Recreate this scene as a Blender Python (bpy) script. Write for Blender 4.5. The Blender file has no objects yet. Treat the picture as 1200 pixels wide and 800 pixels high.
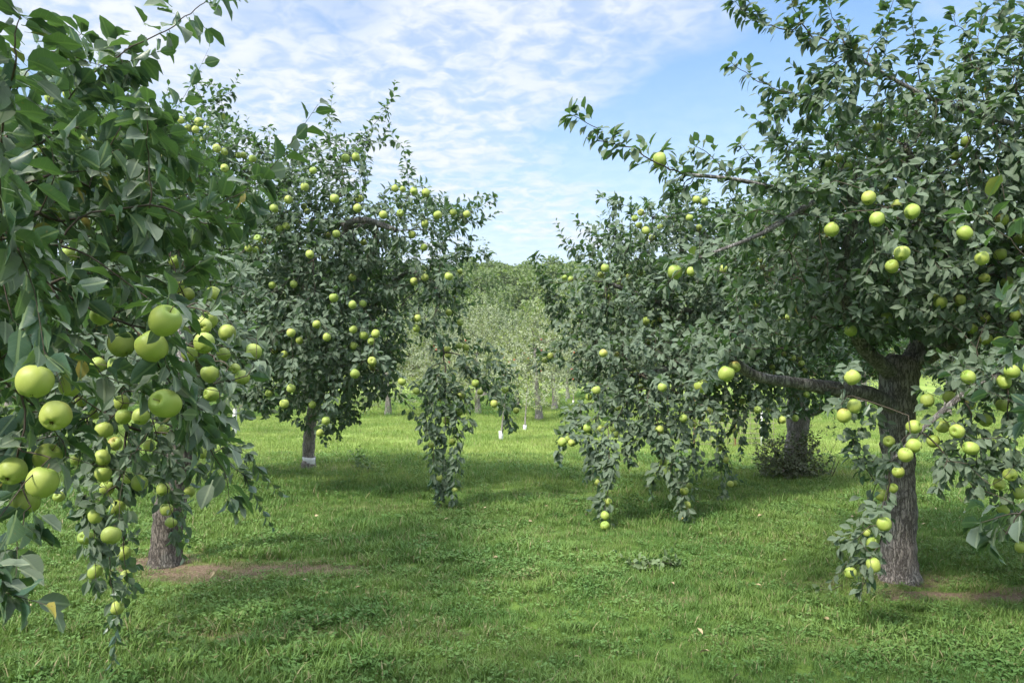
import bpy, math, random
import numpy as np
from mathutils import Vector

random.seed(7)
rng = np.random.default_rng(11)
R = math.radians
scene = bpy.context.scene
C = scene.collection

# ------------------------------------------------------------------ camera, world, sun, exposure
CAM_H, FPX, HORIZON = 1.6, 867.0, 440.0
cam_d = bpy.data.cameras.new("camera")
cam_d.sensor_width = 36.0
cam_d.lens = 26.0
cam_d.shift_y = 40.0 / 1200.0
cam_d.clip_start = 0.05
cam_d.clip_end = 3000
cam = bpy.data.objects.new("camera", cam_d)
cam.location = (0, 0, CAM_H)
cam.rotation_euler = (R(90), 0, 0)
C.objects.link(cam)
scene.camera = cam
cam_d.dof.use_dof = False

SUN_EL, SUN_AZ = 47.0, 224.0        # azimuth clockwise from +Y (behind the camera, a little left)
sd = Vector((math.sin(R(SUN_AZ)) * math.cos(R(SUN_EL)), math.cos(R(SUN_AZ)) * math.cos(R(SUN_EL)), math.sin(R(SUN_EL))))
sun_d = bpy.data.lights.new("sun", "SUN")
sun_d.energy = 2.6
sun_d.angle = R(8)
sun_d.color = (1.0, 0.95, 0.86)
sun = bpy.data.objects.new("sun", sun_d)
sun.rotation_euler = (-sd).to_track_quat('-Z', 'Y').to_euler()
sun.location = sd * 50
C.objects.link(sun)

scene.view_settings.view_transform = 'Standard'
scene.view_settings.look = 'None'
scene.view_settings.gamma = 1
scene.view_settings.exposure = 1.3
scene.cycles.max_bounces = 6
scene.cycles.diffuse_bounces = 3
scene.cycles.glossy_bounces = 2
scene.cycles.transmission_bounces = 3
scene.cycles.transparent_max_bounces = 4
scene.cycles.sample_clamp_indirect = 6
scene.cycles.use_denoising = True


class NT:
    """small helper to write node trees"""
    def __init__(s, tree):
        s.t = tree; s.n = tree.nodes; s.l = tree.links

    def add(s, kind, inputs=None, **props):
        nd = s.n.new(kind)
        for k, v in props.items():
            setattr(nd, k, v)
        for k, v in (inputs or {}).items():
            sock = nd.inputs[k]
            if isinstance(v, bpy.types.NodeSocket):
                s.l.new(v, sock)
            else:
                sock.default_value = v
        return nd

    def math(s, op, a, b=0.0, c=0.0, clamp=False):
        return s.add('ShaderNodeMath', {0: a, 1: b, 2: c}, operation=op, use_clamp=clamp).outputs[0]

    def mix(s, f, a, b, blend='MIX'):
        nd = s.add('ShaderNodeMix', data_type='RGBA', blend_type=blend)
        for i, v in ((0, f), (6, a), (7, b)):
            if isinstance(v, bpy.types.NodeSocket): s.l.new(v, nd.inputs[i])
            else: nd.inputs[i].default_value = v if i == 0 else (tuple(v) + (1,) if len(v) == 3 else v)
        return nd.outputs[2]

    def ramp(s, f, p0, p1):
        nd = s.add('ShaderNodeMapRange', {0: f, 1: p0, 2: p1, 3: 0.0, 4: 1.0}, interpolation_type='SMOOTHSTEP')
        return nd.outputs[0]

    def noise(s, vec, scale, detail=4.0, rough=0.55, dist=0.0):
        nd = s.add('ShaderNodeTexNoise', {'Scale': scale, 'Detail': detail, 'Roughness': rough, 'Distortion': dist})
        if vec is not None: s.l.new(vec, nd.inputs['Vector'])
        return nd.outputs['Fac']


world = bpy.data.worlds.new("World")
scene.world = world
world.use_nodes = True
w = NT(world.node_tree)
w.n.clear()
sky = w.add('ShaderNodeTexSky', sky_type='NISHITA', sun_disc=False, sun_elevation=R(SUN_EL), sun_rotation=R(SUN_AZ),
            air_density=1.1, dust_density=1.2, ozone_density=1.5)
tc = w.add('ShaderNodeTexCoord').outputs['Generated']
sep = w.add('ShaderNodeSeparateXYZ', {0: tc})
zz = w.math('ADD', w.math('MAXIMUM', sep.outputs[2], 0.0), 0.12)
cx = w.math('DIVIDE', sep.outputs[0], zz)
cy = w.math('DIVIDE', sep.outputs[1], zz)
pl = w.add('ShaderNodeCombineXYZ', {0: cx, 1: cy, 2: 0.0}).outputs[0]
warp = w.add('ShaderNodeMapping', {0: pl, 'Location': (3.1, 1.7, 0), 'Rotation': (0, 0, R(25)), 'Scale': (1.0, 1.1, 1)}).outputs[0]
big = w.noise(warp, 0.85, 3.0, 0.5, 0.3)
mid = w.noise(warp, 4.2, 4.0, 0.55, 0.8)
puff = w.noise(warp, 15.0, 3.0, 0.55, 0.5)
band = w.ramp(big, 0.40, 0.58)
cl = w.math('ADD', w.math('MULTIPLY', mid, 0.55), w.math('MULTIPLY', puff, 0.45))
cl = w.ramp(cl, 0.37, 0.60)
low = w.ramp(sep.outputs[2], 0.45, 0.02)          # thin even veil towards the horizon
cloud = w.math('MULTIPLY', band, w.math('ADD', w.math('MULTIPLY', cl, 0.50), 0.44))
cloud = w.math('MAXIMUM', cloud, w.math('MULTIPLY', low, 0.85))
cloud = w.math('MAXIMUM', cloud, w.math('MULTIPLY', w.ramp(sep.outputs[2], 0.5, 0.8), 0.8))  # cloud cover added high overhead, above the view, to carry the fill light
edge = w.ramp(puff, 0.3, 0.7)
ccol = w.mix(edge, (2.15, 2.38, 2.80), (2.66, 2.76, 2.98))
ccol = w.mix(1.0, ccol, w.add('ShaderNodeCombineXYZ', {0: w.math('ADD', 1.0, w.math('MULTIPLY', w.ramp(sep.outputs[2], 0.48, 0.85), 3.2)), 1: w.math('ADD', 1.0, w.math('MULTIPLY', w.ramp(sep.outputs[2], 0.48, 0.85), 3.2)), 2: w.math('ADD', 1.0, w.math('MULTIPLY', w.ramp(sep.outputs[2], 0.48, 0.85), 3.2))}).outputs[0], 'MULTIPLY')   # overhead cloud, out of view, brightened as added fill light
blue = w.mix(1.0, sky.outputs[0], (0.56, 0.66, 0.72), 'MULTIPLY')
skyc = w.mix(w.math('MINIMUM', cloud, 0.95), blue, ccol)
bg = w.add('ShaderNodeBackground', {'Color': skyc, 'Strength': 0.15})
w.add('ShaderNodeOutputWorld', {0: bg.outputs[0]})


def P(px, py, d):
    """point seen at photo pixel (px, py) at forward distance d"""
    return np.array([(px - 600.0) / FPX * d, d, CAM_H + (HORIZON - py) / FPX * d])


# ------------------------------------------------------------------ materials
def new_mat(name):
    m = bpy.data.materials.new(name); m.use_nodes = True
    n = NT(m.node_tree); n.n.clear()
    out = n.add('ShaderNodeOutputMaterial')
    return m, n, out


def leaf_material(name, top1, top2, under, trans, rough=0.46, veins=False, yellow=0.0):
    m, n, out = new_mat(name)
    geo = n.add('ShaderNodeNewGeometry')
    rnd = geo.outputs['Random Per Island']
    top = n.mix(rnd, top1, top2)
    if yellow:
        top = n.mix(n.math('MULTIPLY', n.math('GREATER_THAN', rnd, 1.0 - yellow), 0.8), top, (0.30, 0.24, 0.05))
        brown = n.noise(geo.outputs['Position'], 60.0, 2.0)
        top = n.mix(n.math('MULTIPLY', n.ramp(brown, 0.68, 0.76), 0.45), top, (0.16, 0.12, 0.05))
    und = n.mix(rnd, under, tuple(x * 0.8 for x in under))
    if veins:
        uv = n.add('ShaderNodeUVMap', uv_map='leaf').outputs[0]
        s = n.add('ShaderNodeSeparateXYZ', {0: uv})
        av = n.math('ABSOLUTE', s.outputs[1])
        midrib = n.ramp(av, 0.045, 0.015)
        k = n.math('SUBTRACT', s.outputs[0], n.math('MULTIPLY', av, 0.55))
        lat = n.math('ABSOLUTE', n.math('SINE', n.math('MULTIPLY', k, 26.0)))
        lat = n.ramp(lat, 0.16, 0.02)
        vn = n.math('MAXIMUM', midrib, n.math('MULTIPLY', lat, 0.35))
        top = n.mix(n.math('MULTIPLY', vn, 0.75), top, (0.17, 0.23, 0.11))
        spn = n.noise(geo.outputs['Position'], 90.0, 2.0)
        top = n.mix(n.math('MULTIPLY', n.ramp(spn, 0.70, 0.74), 0.6), top, (0.14, 0.09, 0.04))
    if veins: und = n.mix(n.math('MULTIPLY', vn, 0.6), und, (0.28, 0.32, 0.2))
    col = n.mix(geo.outputs['Backfacing'], top, und)
    rg = n.math('ADD', n.math('MULTIPLY', geo.outputs['Backfacing'], 0.3), rough)
    pr = n.add('ShaderNodeBsdfPrincipled', {'Base Color': col, 'Roughness': rg, 'Specular IOR Level': 0.4})
    if veins:
        bp = n.add('ShaderNodeBump', {'Strength': 0.5, 'Distance': 0.001, 'Height': n.math('MULTIPLY', vn, -1.0)})
        n.l.new(bp.outputs[0], pr.inputs['Normal'])
    tr = n.add('ShaderNodeBsdfTranslucent', {'Color': tuple(trans) + (1,)})
    mx = n.add('ShaderNodeAddShader', {0: pr.outputs[0], 1: tr.outputs[0]})
    n.l.new(mx.outputs[0], out.inputs[0])
    return m


M = {}
M['leaf_near'] = leaf_material("apple leaf near", (0.036, 0.074, 0.052), (0.066, 0.110, 0.066), (0.13, 0.165, 0.11), (0.03, 0.06, 0.01), 0.40, True, 0.02)
M['leaf'] = leaf_material("apple leaf", (0.030, 0.064, 0.040), (0.060, 0.100, 0.052), (0.10, 0.135, 0.085), (0.03, 0.06, 0.01), 0.42, False, 0.01)
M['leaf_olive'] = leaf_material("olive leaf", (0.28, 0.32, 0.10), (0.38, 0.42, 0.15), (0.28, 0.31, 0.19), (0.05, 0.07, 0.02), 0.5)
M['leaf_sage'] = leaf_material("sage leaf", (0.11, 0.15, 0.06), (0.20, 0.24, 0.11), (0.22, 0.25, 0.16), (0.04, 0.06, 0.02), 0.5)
M['leaf_wood'] = leaf_material("forest leaf", (0.20, 0.275, 0.055), (0.26, 0.335, 0.08), (0.12, 0.16, 0.06), (0.03, 0.05, 0.01), 0.6)
M['leaf_dark'] = leaf_material("dark tree leaf", (0.035, 0.06, 0.022), (0.065, 0.095, 0.038), (0.10, 0.13, 0.06), (0.02, 0.04, 0.01), 0.6)
M['leaf_weed'] = leaf_material("weed leaf", (0.05, 0.10, 0.03), (0.10, 0.15, 0.05), (0.14, 0.19, 0.09), (0.03, 0.06, 0.01), 0.5)
M['leaf_sucker'] = leaf_material("sucker leaf", (0.05, 0.085, 0.03), (0.15, 0.085, 0.055), (0.16, 0.17, 0.10), (0.03, 0.05, 0.01), 0.5)


def bark_material(name, c1, c2, c3, scale=1.0):
    m, n, out = new_mat(name)
    co = n.add('ShaderNodeTexCoord').outputs['Object']
    mp = n.add('ShaderNodeMapping', {0: co, 'Scale': (44 * scale, 44 * scale, 8.5 * scale)}).outputs[0]
    warpn = n.add('ShaderNodeTexNoise', {'Vector': mp, 'Scale': 0.45, 'Detail': 5.0, 'Roughness': 0.7})
    wsc = n.add('ShaderNodeVectorMath', {0: warpn.outputs['Color'], 3: 5.0}, operation='SCALE').outputs[0]
    mp2 = n.add('ShaderNodeVectorMath', {0: mp, 1: wsc}, operation='ADD')
    vor = n.add('ShaderNodeTexVoronoi', {'Scale': 0.8}, feature='DISTANCE_TO_EDGE')
    n.l.new(mp2.outputs[0], vor.inputs['Vector'])
    crack = n.ramp(n.math('ADD', vor.outputs[0], n.math('MULTIPLY', n.noise(mp, 1.5, 4.0), 0.25)), 0.10, 0.30)
    fine = n.noise(mp, 4.0, 6.0, 0.7)
    patch = n.noise(co, 5.0 * scale, 4.0, 0.6)
    col = n.mix(n.ramp(fine, 0.3, 0.7), c1, c2)
    col = n.mix(n.math('MULTIPLY', n.ramp(patch, 0.5, 0.66), 0.7), col, c3)
    col = n.mix(n.math('MULTIPLY', n.math('SUBTRACT', 1.0, crack), 0.75), col, tuple(x * 0.28 for x in c1))
    h = n.math('ADD', n.math('MULTIPLY', crack, 0.7), n.math('MULTIPLY', fine, 0.6))
    bp = n.add('ShaderNodeBump', {'Strength': 0.9, 'Distance': 0.015, 'Height': h})
    pr = n.add('ShaderNodeBsdfPrincipled', {'Base Color': col, 'Roughness': 0.9, 'Specular IOR Level': 0.2, 'Normal': bp.outputs[0]})
    n.l.new(pr.outputs[0], out.inputs[0])
    return m


M['bark'] = bark_material("old grey bark", (0.22, 0.185, 0.16), (0.44, 0.39, 0.345), (0.38, 0.37, 0.33))
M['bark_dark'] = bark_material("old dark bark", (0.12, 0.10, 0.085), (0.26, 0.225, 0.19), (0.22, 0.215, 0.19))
M['bark_smooth'] = bark_material("limb bark", (0.22, 0.20, 0.185), (0.40, 0.37, 0.34), (0.44, 0.41, 0.39), 0.7)
M['bark_pale'] = bark_material("pale bark", (0.30, 0.27, 0.24), (0.46, 0.42, 0.38), (0.5, 0.47, 0.43), 0.8)


def plain(name, col, rough=0.6, spec=0.4, var=0.0, vscale=20.0, metallic=0.0):
    m, n, out = new_mat(name)
    c = tuple(col) + (1,)
    if var:
        co = n.add('ShaderNodeTexCoord').outputs['Object']
        c = n.mix(n.noise(co, vscale, 4.0), tuple(x * (1 - var) for x in col), tuple(min(1, x * (1 + var)) for x in col))
    pr = n.add('ShaderNodeBsdfPrincipled', {'Base Color': c, 'Roughness': rough, 'Specular IOR Level': spec, 'Metallic': metallic})
    n.l.new(pr.outputs[0], out.inputs[0])
    return m


M['twig'] = plain("twig bark", (0.085, 0.068, 0.052), 0.8, 0.2, 0.35, 30)
M['stalk'] = plain("apple stalk", (0.14, 0.10, 0.04), 0.7)
M['calyx'] = plain("apple calyx", (0.10, 0.085, 0.03), 0.9, 0.1, 0.4, 200)
M['guard'] = plain("white trunk guard", (0.62, 0.62, 0.59), 0.6, 0.3, 0.25, 14)
M['post_white'] = plain("white fibreglass post", (0.78, 0.78, 0.75), 0.5)
M['rust'] = plain("rusty steel", (0.20, 0.11, 0.06), 0.9, 0.2, 0.4, 40)
M['wire'] = plain("weathered wire", (0.26, 0.22, 0.17), 0.7, 0.3)
M['red_apple'] = plain("red apple skin", (0.42, 0.07, 0.05), 0.4, 0.5, 0.25, 30)


def apple_material():
    m, n, out = new_mat("green apple skin")
    tcn = n.add('ShaderNodeTexCoord')
    co = tcn.outputs['Object']
    rnd = n.add('ShaderNodeObjectInfo').outputs['Random']
    s = n.add('ShaderNodeSeparateXYZ', {0: co})
    base = n.mix(rnd, (0.245, 0.33, 0.055), (0.36, 0.41, 0.085))
    off = n.add('ShaderNodeVectorMath', {0: co, 1: n.add('ShaderNodeCombineXYZ', {0: rnd, 1: 0.0, 2: 0.0}).outputs[0]}, operation='ADD').outputs[0]
    patch = n.noise(off, 1.6, 3.0)
    base = n.mix(n.math('MULTIPLY', n.ramp(patch, 0.35, 0.7), 0.55), base, (0.41, 0.46, 0.12))
    # greener round the stalk hollow, dotted skin
    top = n.ramp(s.outputs[2], 0.25, 0.48)
    base = n.mix(n.math('MULTIPLY', top, 0.55), base, (0.16, 0.27, 0.04))
    v = n.add('ShaderNodeTexVoronoi', {'Vector': co, 'Scale': 13.0, 'Randomness': 1.0}, feature='F1')
    dots = n.ramp(v.outputs['Distance'], 0.11, 0.05)
    base = n.mix(n.math('MULTIPLY', dots, 0.6), base, (0.62, 0.66, 0.32))
    # a blush on some fruit, on the side that had the sun
    bl = n.math('MULTIPLY', n.ramp(rnd, 0.9, 1.0), n.ramp(n.math('ADD', n.math('MULTIPLY', s.outputs[0], 0.8), n.math('MULTIPLY', s.outputs[2], 0.8)), 0.15, 0.6))
    base = n.mix(n.math('MULTIPLY', bl, 0.6), base, (0.50, 0.24, 0.10))
    sc = n.noise(off, 7.0, 2.0)
    base = n.mix(n.math('MULTIPLY', n.ramp(sc, 0.72, 0.76), 0.5), base, (0.20, 0.15, 0.06))
    pr = n.add('ShaderNodeBsdfPrincipled', {'Base Color': base, 'Roughness': 0.5, 'Specular IOR Level': 0.35,
                                           'Subsurface Weight': 0.0})
    n.l.new(pr.outputs[0], out.inputs[0])
    return m


M['apple'] = apple_material()


# ------------------------------------------------------------------ mesh collecting
class MB:
    def __init__(s):
        s.v = []; s.f = []; s.nv = 0; s.uv = []

    def add(s, verts, faces, mat=0, uv=None, smooth=False):
        """verts (N,3); faces list of int arrays (M,k)"""
        verts = np.asarray(verts, dtype=np.float32)
        for f in faces:
            f = np.asarray(f, dtype=np.int32)
            if len(f): s.f.append((f + s.nv, mat, smooth))
        s.v.append(verts)
        s.uv.append(uv if uv is not None else np.zeros((len(verts), 2), np.float32))
        s.nv += len(verts)

    def mesh(s, name, mats, uvname=None):
        me = bpy.data.meshes.new(name)
        V = np.concatenate(s.v) if s.v else np.zeros((0, 3), np.float32)
        me.vertices.add(len(V)); me.vertices.foreach_set('co', V.ravel())
        li = np.concatenate([f.ravel() for f, _, _ in s.f])
        cnt = np.concatenate([np.full(len(f), f.shape[1], np.int32) for f, _, _ in s.f])
        mi = np.concatenate([np.full(len(f), m, np.int32) for f, m, _ in s.f])
        sm = np.concatenate([np.full(len(f), q, bool) for f, _, q in s.f])
        st = np.concatenate([[0], np.cumsum(cnt)[:-1]]).astype(np.int32)
        me.loops.add(len(li)); me.loops.foreach_set('vertex_index', li)
        me.polygons.add(len(cnt)); me.polygons.foreach_set('loop_start', st)
        me.polygons.foreach_set('material_index', mi)
        me.polygons.foreach_set('use_smooth', sm)
        for m in mats: me.materials.append(m)
        if uvname:
            ul = me.uv_layers.new(name=uvname)
            ul.data.foreach_set('uv', np.concatenate(s.uv)[li].ravel())
        me.update(calc_edges=True)
        return me


def put(name, me, parent=None):
    o = bpy.data.objects.new(name, me)
    C.objects.link(o)
    if parent is not None: o.parent = parent
    return o


def thing(name, label, cat, loc=(0, 0, 0), group=None):
    o = bpy.data.objects.new(name, None)
    o.empty_display_size = 0.2
    C.objects.link(o); o.location = loc
    o['label'] = label; o['category'] = cat
    if group: o['group'] = group
    return o


def norm(a):
    return a / np.maximum(np.linalg.norm(a, axis=-1, keepdims=True), 1e-9)


def tube_path(mb, pts, radii, sides=10, mat=0, rough=0.0, flare=0.0, seed=0):
    """swept tube through pts with lumpy skin"""
    pts = np.asarray(pts, float); radii = np.asarray(radii, float)
    n = len(pts)
    t = np.zeros_like(pts); t[1:-1] = pts[2:] - pts[:-2]; t[0] = pts[1] - pts[0]; t[-1] = pts[-1] - pts[-2]
    t = norm(t)
    ref = np.array([1.0, 0.03, 0.02]) if abs(t[0][2]) > 0.6 else np.array([0.02, 0.03, 1.0])
    rg = np.random.default_rng(seed)
    ang = np.linspace(0, 2 * np.pi, sides, endpoint=False)
    ph = rg.uniform(0, 6.28, 6)
    V = []
    for i in range(n):
        a = norm(ref - t[i] * np.dot(ref, t[i])); b = np.cross(t[i], a); ref = a
        r = radii[i] * (1 + rough * (0.5 * np.sin(2 * ang + ph[0] + i * .17) + 0.35 * np.sin(5 * ang + ph[1] - i * .11) + .3 * np.sin(9 * ang + ph[2] + i * .3)
                                     + rg.normal(0, .35, sides)))
        if flare and i < 6:
            r = r * (1 + flare * (1 - i / 6) ** 2 * (0.8 + 0.5 * np.sin(5 * ang + ph[3])))
        V.append(pts[i] + np.outer(np.cos(ang) * r, a) + np.outer(np.sin(ang) * r, b))
    V = np.concatenate(V)
    i0 = np.arange(n - 1)[:, None] * sides; j = np.arange(sides)[None]; j2 = (j + 1) % sides
    F = np.stack([i0 + j, i0 + j2, i0 + sides + j2, i0 + sides + j], -1).reshape(-1, 4)
    caps = np.array([list(range(sides))[::-1]]), np.array([list(range((n - 1) * sides, n * sides))])
    mb.add(V, [F, caps[0], caps[1]], mat, smooth=True)


def smooth_path(pts, step):
    """Catmull-Rom resample"""
    p = np.asarray(pts, float)
    p = np.vstack([2 * p[0] - p[1], p, 2 * p[-1] - p[-2]])
    out = []
    for i in range(1, len(p) - 2):
        L = np.linalg.norm(p[i + 1][:3] - p[i][:3]); k = max(2, int(L / step))
        t = np.linspace(0, 1, k, endpoint=False)[:, None]
        out.append(.5 * ((2 * p[i]) + (-p[i - 1] + p[i + 1]) * t + (2 * p[i - 1] - 5 * p[i] + 4 * p[i + 1] - p[i + 2]) * t ** 2
                         + (-p[i - 1] + 3 * p[i] - 3 * p[i + 1] + p[i + 2]) * t ** 3))
    out.append(p[-2][None])
    return np.concatenate(out)


# ------------------------------------------------------------------ leaves
def leaf_template(level):
    """returns flat xy (t along, y across), fold weight, curl weight, faces"""
    if level == 2:
        st = [(0.0, 0.02), (0.16, 0.02), (0.26, 0.17), (0.42, 0.255), (0.60, 0.255), (0.76, 0.20), (0.89, 0.105), (0.96, 0.035), (1.0, 0.0)]
    elif level == 1:
        st = [(0.0, 0.012), (0.17, 0.05), (0.40, 0.25), (0.68, 0.225), (0.88, 0.10), (1.0, 0.0)]
    else:
        st = [(0.0, 0.0), (0.5, 0.26), (1.0, 0.0)]
    pts, tri, quad = [], [], []
    rows = []
    for t, wd in st:
        if wd == 0.0:
            rows.append([len(pts)]); pts.append((t, 0))
        else:
            i = len(pts); rows.append([i, i + 1, i + 2]); pts += [(t, -wd), (t, 0), (t, wd)]
    for a, b in zip(rows[:-1], rows[1:]):
        if len(a) == 1 and len(b) == 3: tri += [(a[0], b[1], b[0]), (a[0], b[2], b[1])]
        elif len(a) == 3 and len(b) == 1: tri += [(a[0], a[1], b[0]), (a[1], a[2], b[0])]
        elif len(a) == 3: quad += [(a[0], a[1], b[1], b[0]), (a[1], a[2], b[2], b[1])]
    return np.array(pts, float), np.array(tri, int).reshape(-1, 3), np.array(quad, int).reshape(-1, 4)


def add_leaves(mb, pos, d, nrm, size, level, mat, width=1.0):
    pts, tri, quad = leaf_template(level)
    n, k = len(pos), len(pts)
    if n == 0: return
    d = norm(d); nrm = norm(nrm - d * np.sum(nrm * d, -1, keepdims=True)); side = np.cross(nrm, d)
    fold = rng.uniform(0.1, 0.9, n)[:, None]; curl = rng.uniform(-0.05, 0.5, n)[:, None]
    wd = width * rng.uniform(0.85, 1.15, n)[:, None]
    t = pts[None, :, 0]; y = pts[None, :, 1] * wd
    z = np.abs(y) * fold * 0.9 - curl * t ** 2 * 0.7
    if level == 2:
        z = z + np.sin(t * 13 + rng.uniform(0, 6, (n, 1)) + np.sign(y) * 1.3) * np.abs(y) * 0.16
    tw = rng.uniform(-.5, .5, n)[:, None] * t
    sx = size[:, None]
    V = (pos[:, None] + (sx * t)[..., None] * d[:, None] + (sx * (y * np.cos(tw)))[..., None] * side[:, None]
         + (sx * (z + y * np.sin(tw)))[..., None] * nrm[:, None])
    off = (np.arange(n) * k)[:, None, None]
    fs = []
    if len(tri): fs.append((tri[None] + off).reshape(-1, 3))
    if len(quad): fs.append((quad[None] + off).reshape(-1, 4))
    uv = np.tile(pts.astype(np.float32), (n, 1))
    mb.add(V.reshape(-1, 3), fs, mat, uv, smooth=(level == 2))


# ------------------------------------------------------------------ branching skeleton
def poisson(points, spacing):
    """thin a random cloud to a minimum spacing with a hash grid"""
    keep = []; grid = {}
    for p in points:
        c = tuple((p // spacing).astype(int)); ok = True
        for i in (-1, 0, 1):
            for j in (-1, 0, 1):
                for k in (-1, 0, 1):
                    for q in grid.get((c[0] + i, c[1] + j, c[2] + k), ()):
                        if (q[0] - p[0]) ** 2 + (q[1] - p[1]) ** 2 + (q[2] - p[2]) ** 2 < spacing * spacing:
                            ok = False; break
                    if not ok: break
                if not ok: break
            if not ok: break
        if ok:
            keep.append(p); grid.setdefault(c, []).append(p)
    return np.array(keep)


def grow(seeds, attract, bf=0.35):
    """balanced minimum spanning tree from the fixed wood through every attractor"""
    ns, na = len(seeds), len(attract)
    Pn = np.concatenate([seeds, attract]); L = np.zeros(ns + na); par = np.full(ns + na, -1)
    A = attract
    best = np.full(na, 1e9); bp = np.zeros(na, int)
    for c0 in range(0, ns, 200):
        dd = np.linalg.norm(A[:, None] - seeds[None, c0:c0 + 200], axis=-1)
        j = dd.argmin(1); v = dd[np.arange(na), j]
        m = v < best; best[m] = v[m]; bp[m] = j[m] + c0
    done = np.zeros(na, bool); order = []
    for _ in range(na):
        j = int(np.argmin(np.where(done, 1e9, best)))
        done[j] = True; i = ns + j; par[i] = bp[j]
        L[i] = L[bp[j]] + np.linalg.norm(Pn[i] - Pn[bp[j]])
        order.append(i)
        dd = np.linalg.norm(A - Pn[i], axis=1) + bf * L[i]
        m = (~done) & (dd < best); best[m] = dd[m]; bp[m] = i
    desc = np.ones(ns + na)
    for i in reversed(order):
        if par[i] >= 0: desc[par[i]] += desc[i]
    return Pn, par, desc, order


def crown_mesh(name, seeds, attract, leaf_size, level, leaf_mat, per_m=45, spacing=None, shoots=0.35, droop=0.3,
               hang=None, clear=None, sides=4, tip_r=0.0016, bf=0.35, up_shoot=0.6, shoot_len=(0.12, 0.32), width=1.0, maxdesc=60, weep_below=-9, clumpy=.55, nhand=0):
    Pn, par, desc, order = grow(seeds, attract, bf)
    ns = len(seeds)
    idx = np.array(order)
    p0 = Pn[par[idx]]; p1 = Pn[idx]
    L = np.linalg.norm(p1 - p0, axis=1)
    r1 = tip_r * desc[idx] ** 0.44
    r0 = np.where(par[idx] >= ns, tip_r * desc[np.maximum(par[idx], 0)] ** 0.44, r1 * 1.25)
    r0 = np.minimum(r0, r1 * 1.8)
    # bend each edge through two inner points
    mid = []
    k = 4
    ax = norm(p1 - p0)
    j1 = rng.normal(0, 1, (len(idx), 3)); j1 -= ax * np.sum(j1 * ax, -1, keepdims=True)
    bend = j1 * (L * 0.05)[:, None]; bend[:, 2] += L * 0.03
    T = np.linspace(0, 1, k)
    segs = [p0 + (p1 - p0) * t + bend * math.sin(math.pi * t) for t in T]
    mb = MB()
    # tubes (vectorised over edges)
    ref = np.where(np.abs(ax[:, 2:3]) > 0.8, np.array([[1.0, 0, 0]]), np.array([[0, 0, 1.0]]))
    a = norm(np.cross(ax, ref)); b = np.cross(ax, a)
    ang = np.linspace(0, 2 * np.pi, sides, endpoint=False)
    V = np.stack([segs[q][:, None] + (a[:, None] * np.cos(ang)[None, :, None] + b[:, None] * np.sin(ang)[None, :, None])
                  * (r0 + (r1 - r0) * T[q])[:, None, None] for q in range(k)], 1)          # E,k,sides,3
    base = []
    for q in range(k - 1):
        for s_ in range(sides):
            s2 = (s_ + 1) % sides
            base.append((q * sides + s_, q * sides + s2, (q + 1) * sides + s2, (q + 1) * sides + s_))
    base = np.array(base)
    off = (np.arange(len(idx)) * k * sides)[:, None, None]
    mb.add(V.reshape(-1, 3), [(base[None] + off).reshape(-1, 4)], 1, smooth=True)

    # free shoots at ends
    terminal = idx[desc[idx] <= 1.5]
    nsn = int(len(terminal) * shoots)
    sh = rng.choice(terminal, nsn, replace=False) if nsn else np.array([], int)
    lp, ld, ln, ls = [], [], [], []
    cen = attract.mean(0)
    if nsn:
        s0 = Pn[sh]; out = norm(s0 - cen); pd = norm(s0 - Pn[par[sh]])
        sdv = norm(pd * 0.6 + out * 0.4 + rng.normal(0, .3, (nsn, 3)) + np.array([0, 0, 1.0]) * up_shoot * rng.uniform(0.2, 1.4, (nsn, 1)))
        weep = s0[:, 2] < weep_below
        sdv[weep] = norm(pd[weep] * 0.4 + rng.normal(0, .2, (weep.sum(), 3)) + np.array([0, 0, -0.7]))
        sl = rng.uniform(*shoot_len, nsn)
        kk = 4
        tt = np.linspace(0, 1, kk)
        cv = rng.normal(0, .1, (nsn, 3)); cv[:, 2] += 0.08
        pth = [s0 + sdv * (sl * t)[:, None] + cv * (sl * t * t)[:, None] for t in tt]
        axs = sdv
        ref = np.where(np.abs(axs[:, 2:3]) > 0.8, np.array([[1.0, 0, 0]]), np.array([[0, 0, 1.0]]))
        a = norm(np.cross(axs, ref)); b = np.cross(axs, a)
        V = np.stack([pth[q][:, None] + (a[:, None] * np.cos(ang)[None, :, None] + b[:, None] * np.sin(ang)[None, :, None])
                      * (tip_r * (1.1 - .6 * tt[q])) for q in range(kk)], 1)
        off = (np.arange(nsn) * kk * sides)[:, None, None]
        mb.add(V.reshape(-1, 3), [(base[None] + off).reshape(-1, 4)], 1, smooth=True)
        # leaves on shoots
        step = leaf_size * 0.33
        nl = np.maximum((sl / step).astype(int), 3)
        rep = np.repeat(np.arange(nsn), nl)
        t = (np.arange(len(rep)) - np.repeat(np.cumsum(nl) - nl, nl)) / np.repeat(nl, nl) + 0.12
        pp = s0[rep] + sdv[rep] * (sl[rep] * t)[:, None] + cv[rep] * (sl[rep] * t * t)[:, None]
        ph = (np.arange(len(rep)) * 2.39996)
        rad = a[rep] * np.cos(ph)[:, None] + b[rep] * np.sin(ph)[:, None]
        lp.append(pp); ld.append(sdv[rep] * 0.75 + rad * 0.75 + rng.normal(0, .12, (len(rep), 3)))
        ln.append(sdv[rep] * 0.6 - rad * .2 + np.array([0, 0, .5]) + rng.normal(0, .2, (len(rep), 3)))
        ls.append(leaf_size * (1.12 - 0.5 * np.clip(t, 0, 1)) * rng.uniform(.85, 1.1, len(rep)))
    # leaves on edges
    sel = desc[idx] <= maxdesc
    e0, e1, eL, eax = p0[sel], p1[sel], L[sel], ax[sel]
    ebend = bend[sel]
    cm_ = (e0 + e1) / 2
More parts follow.
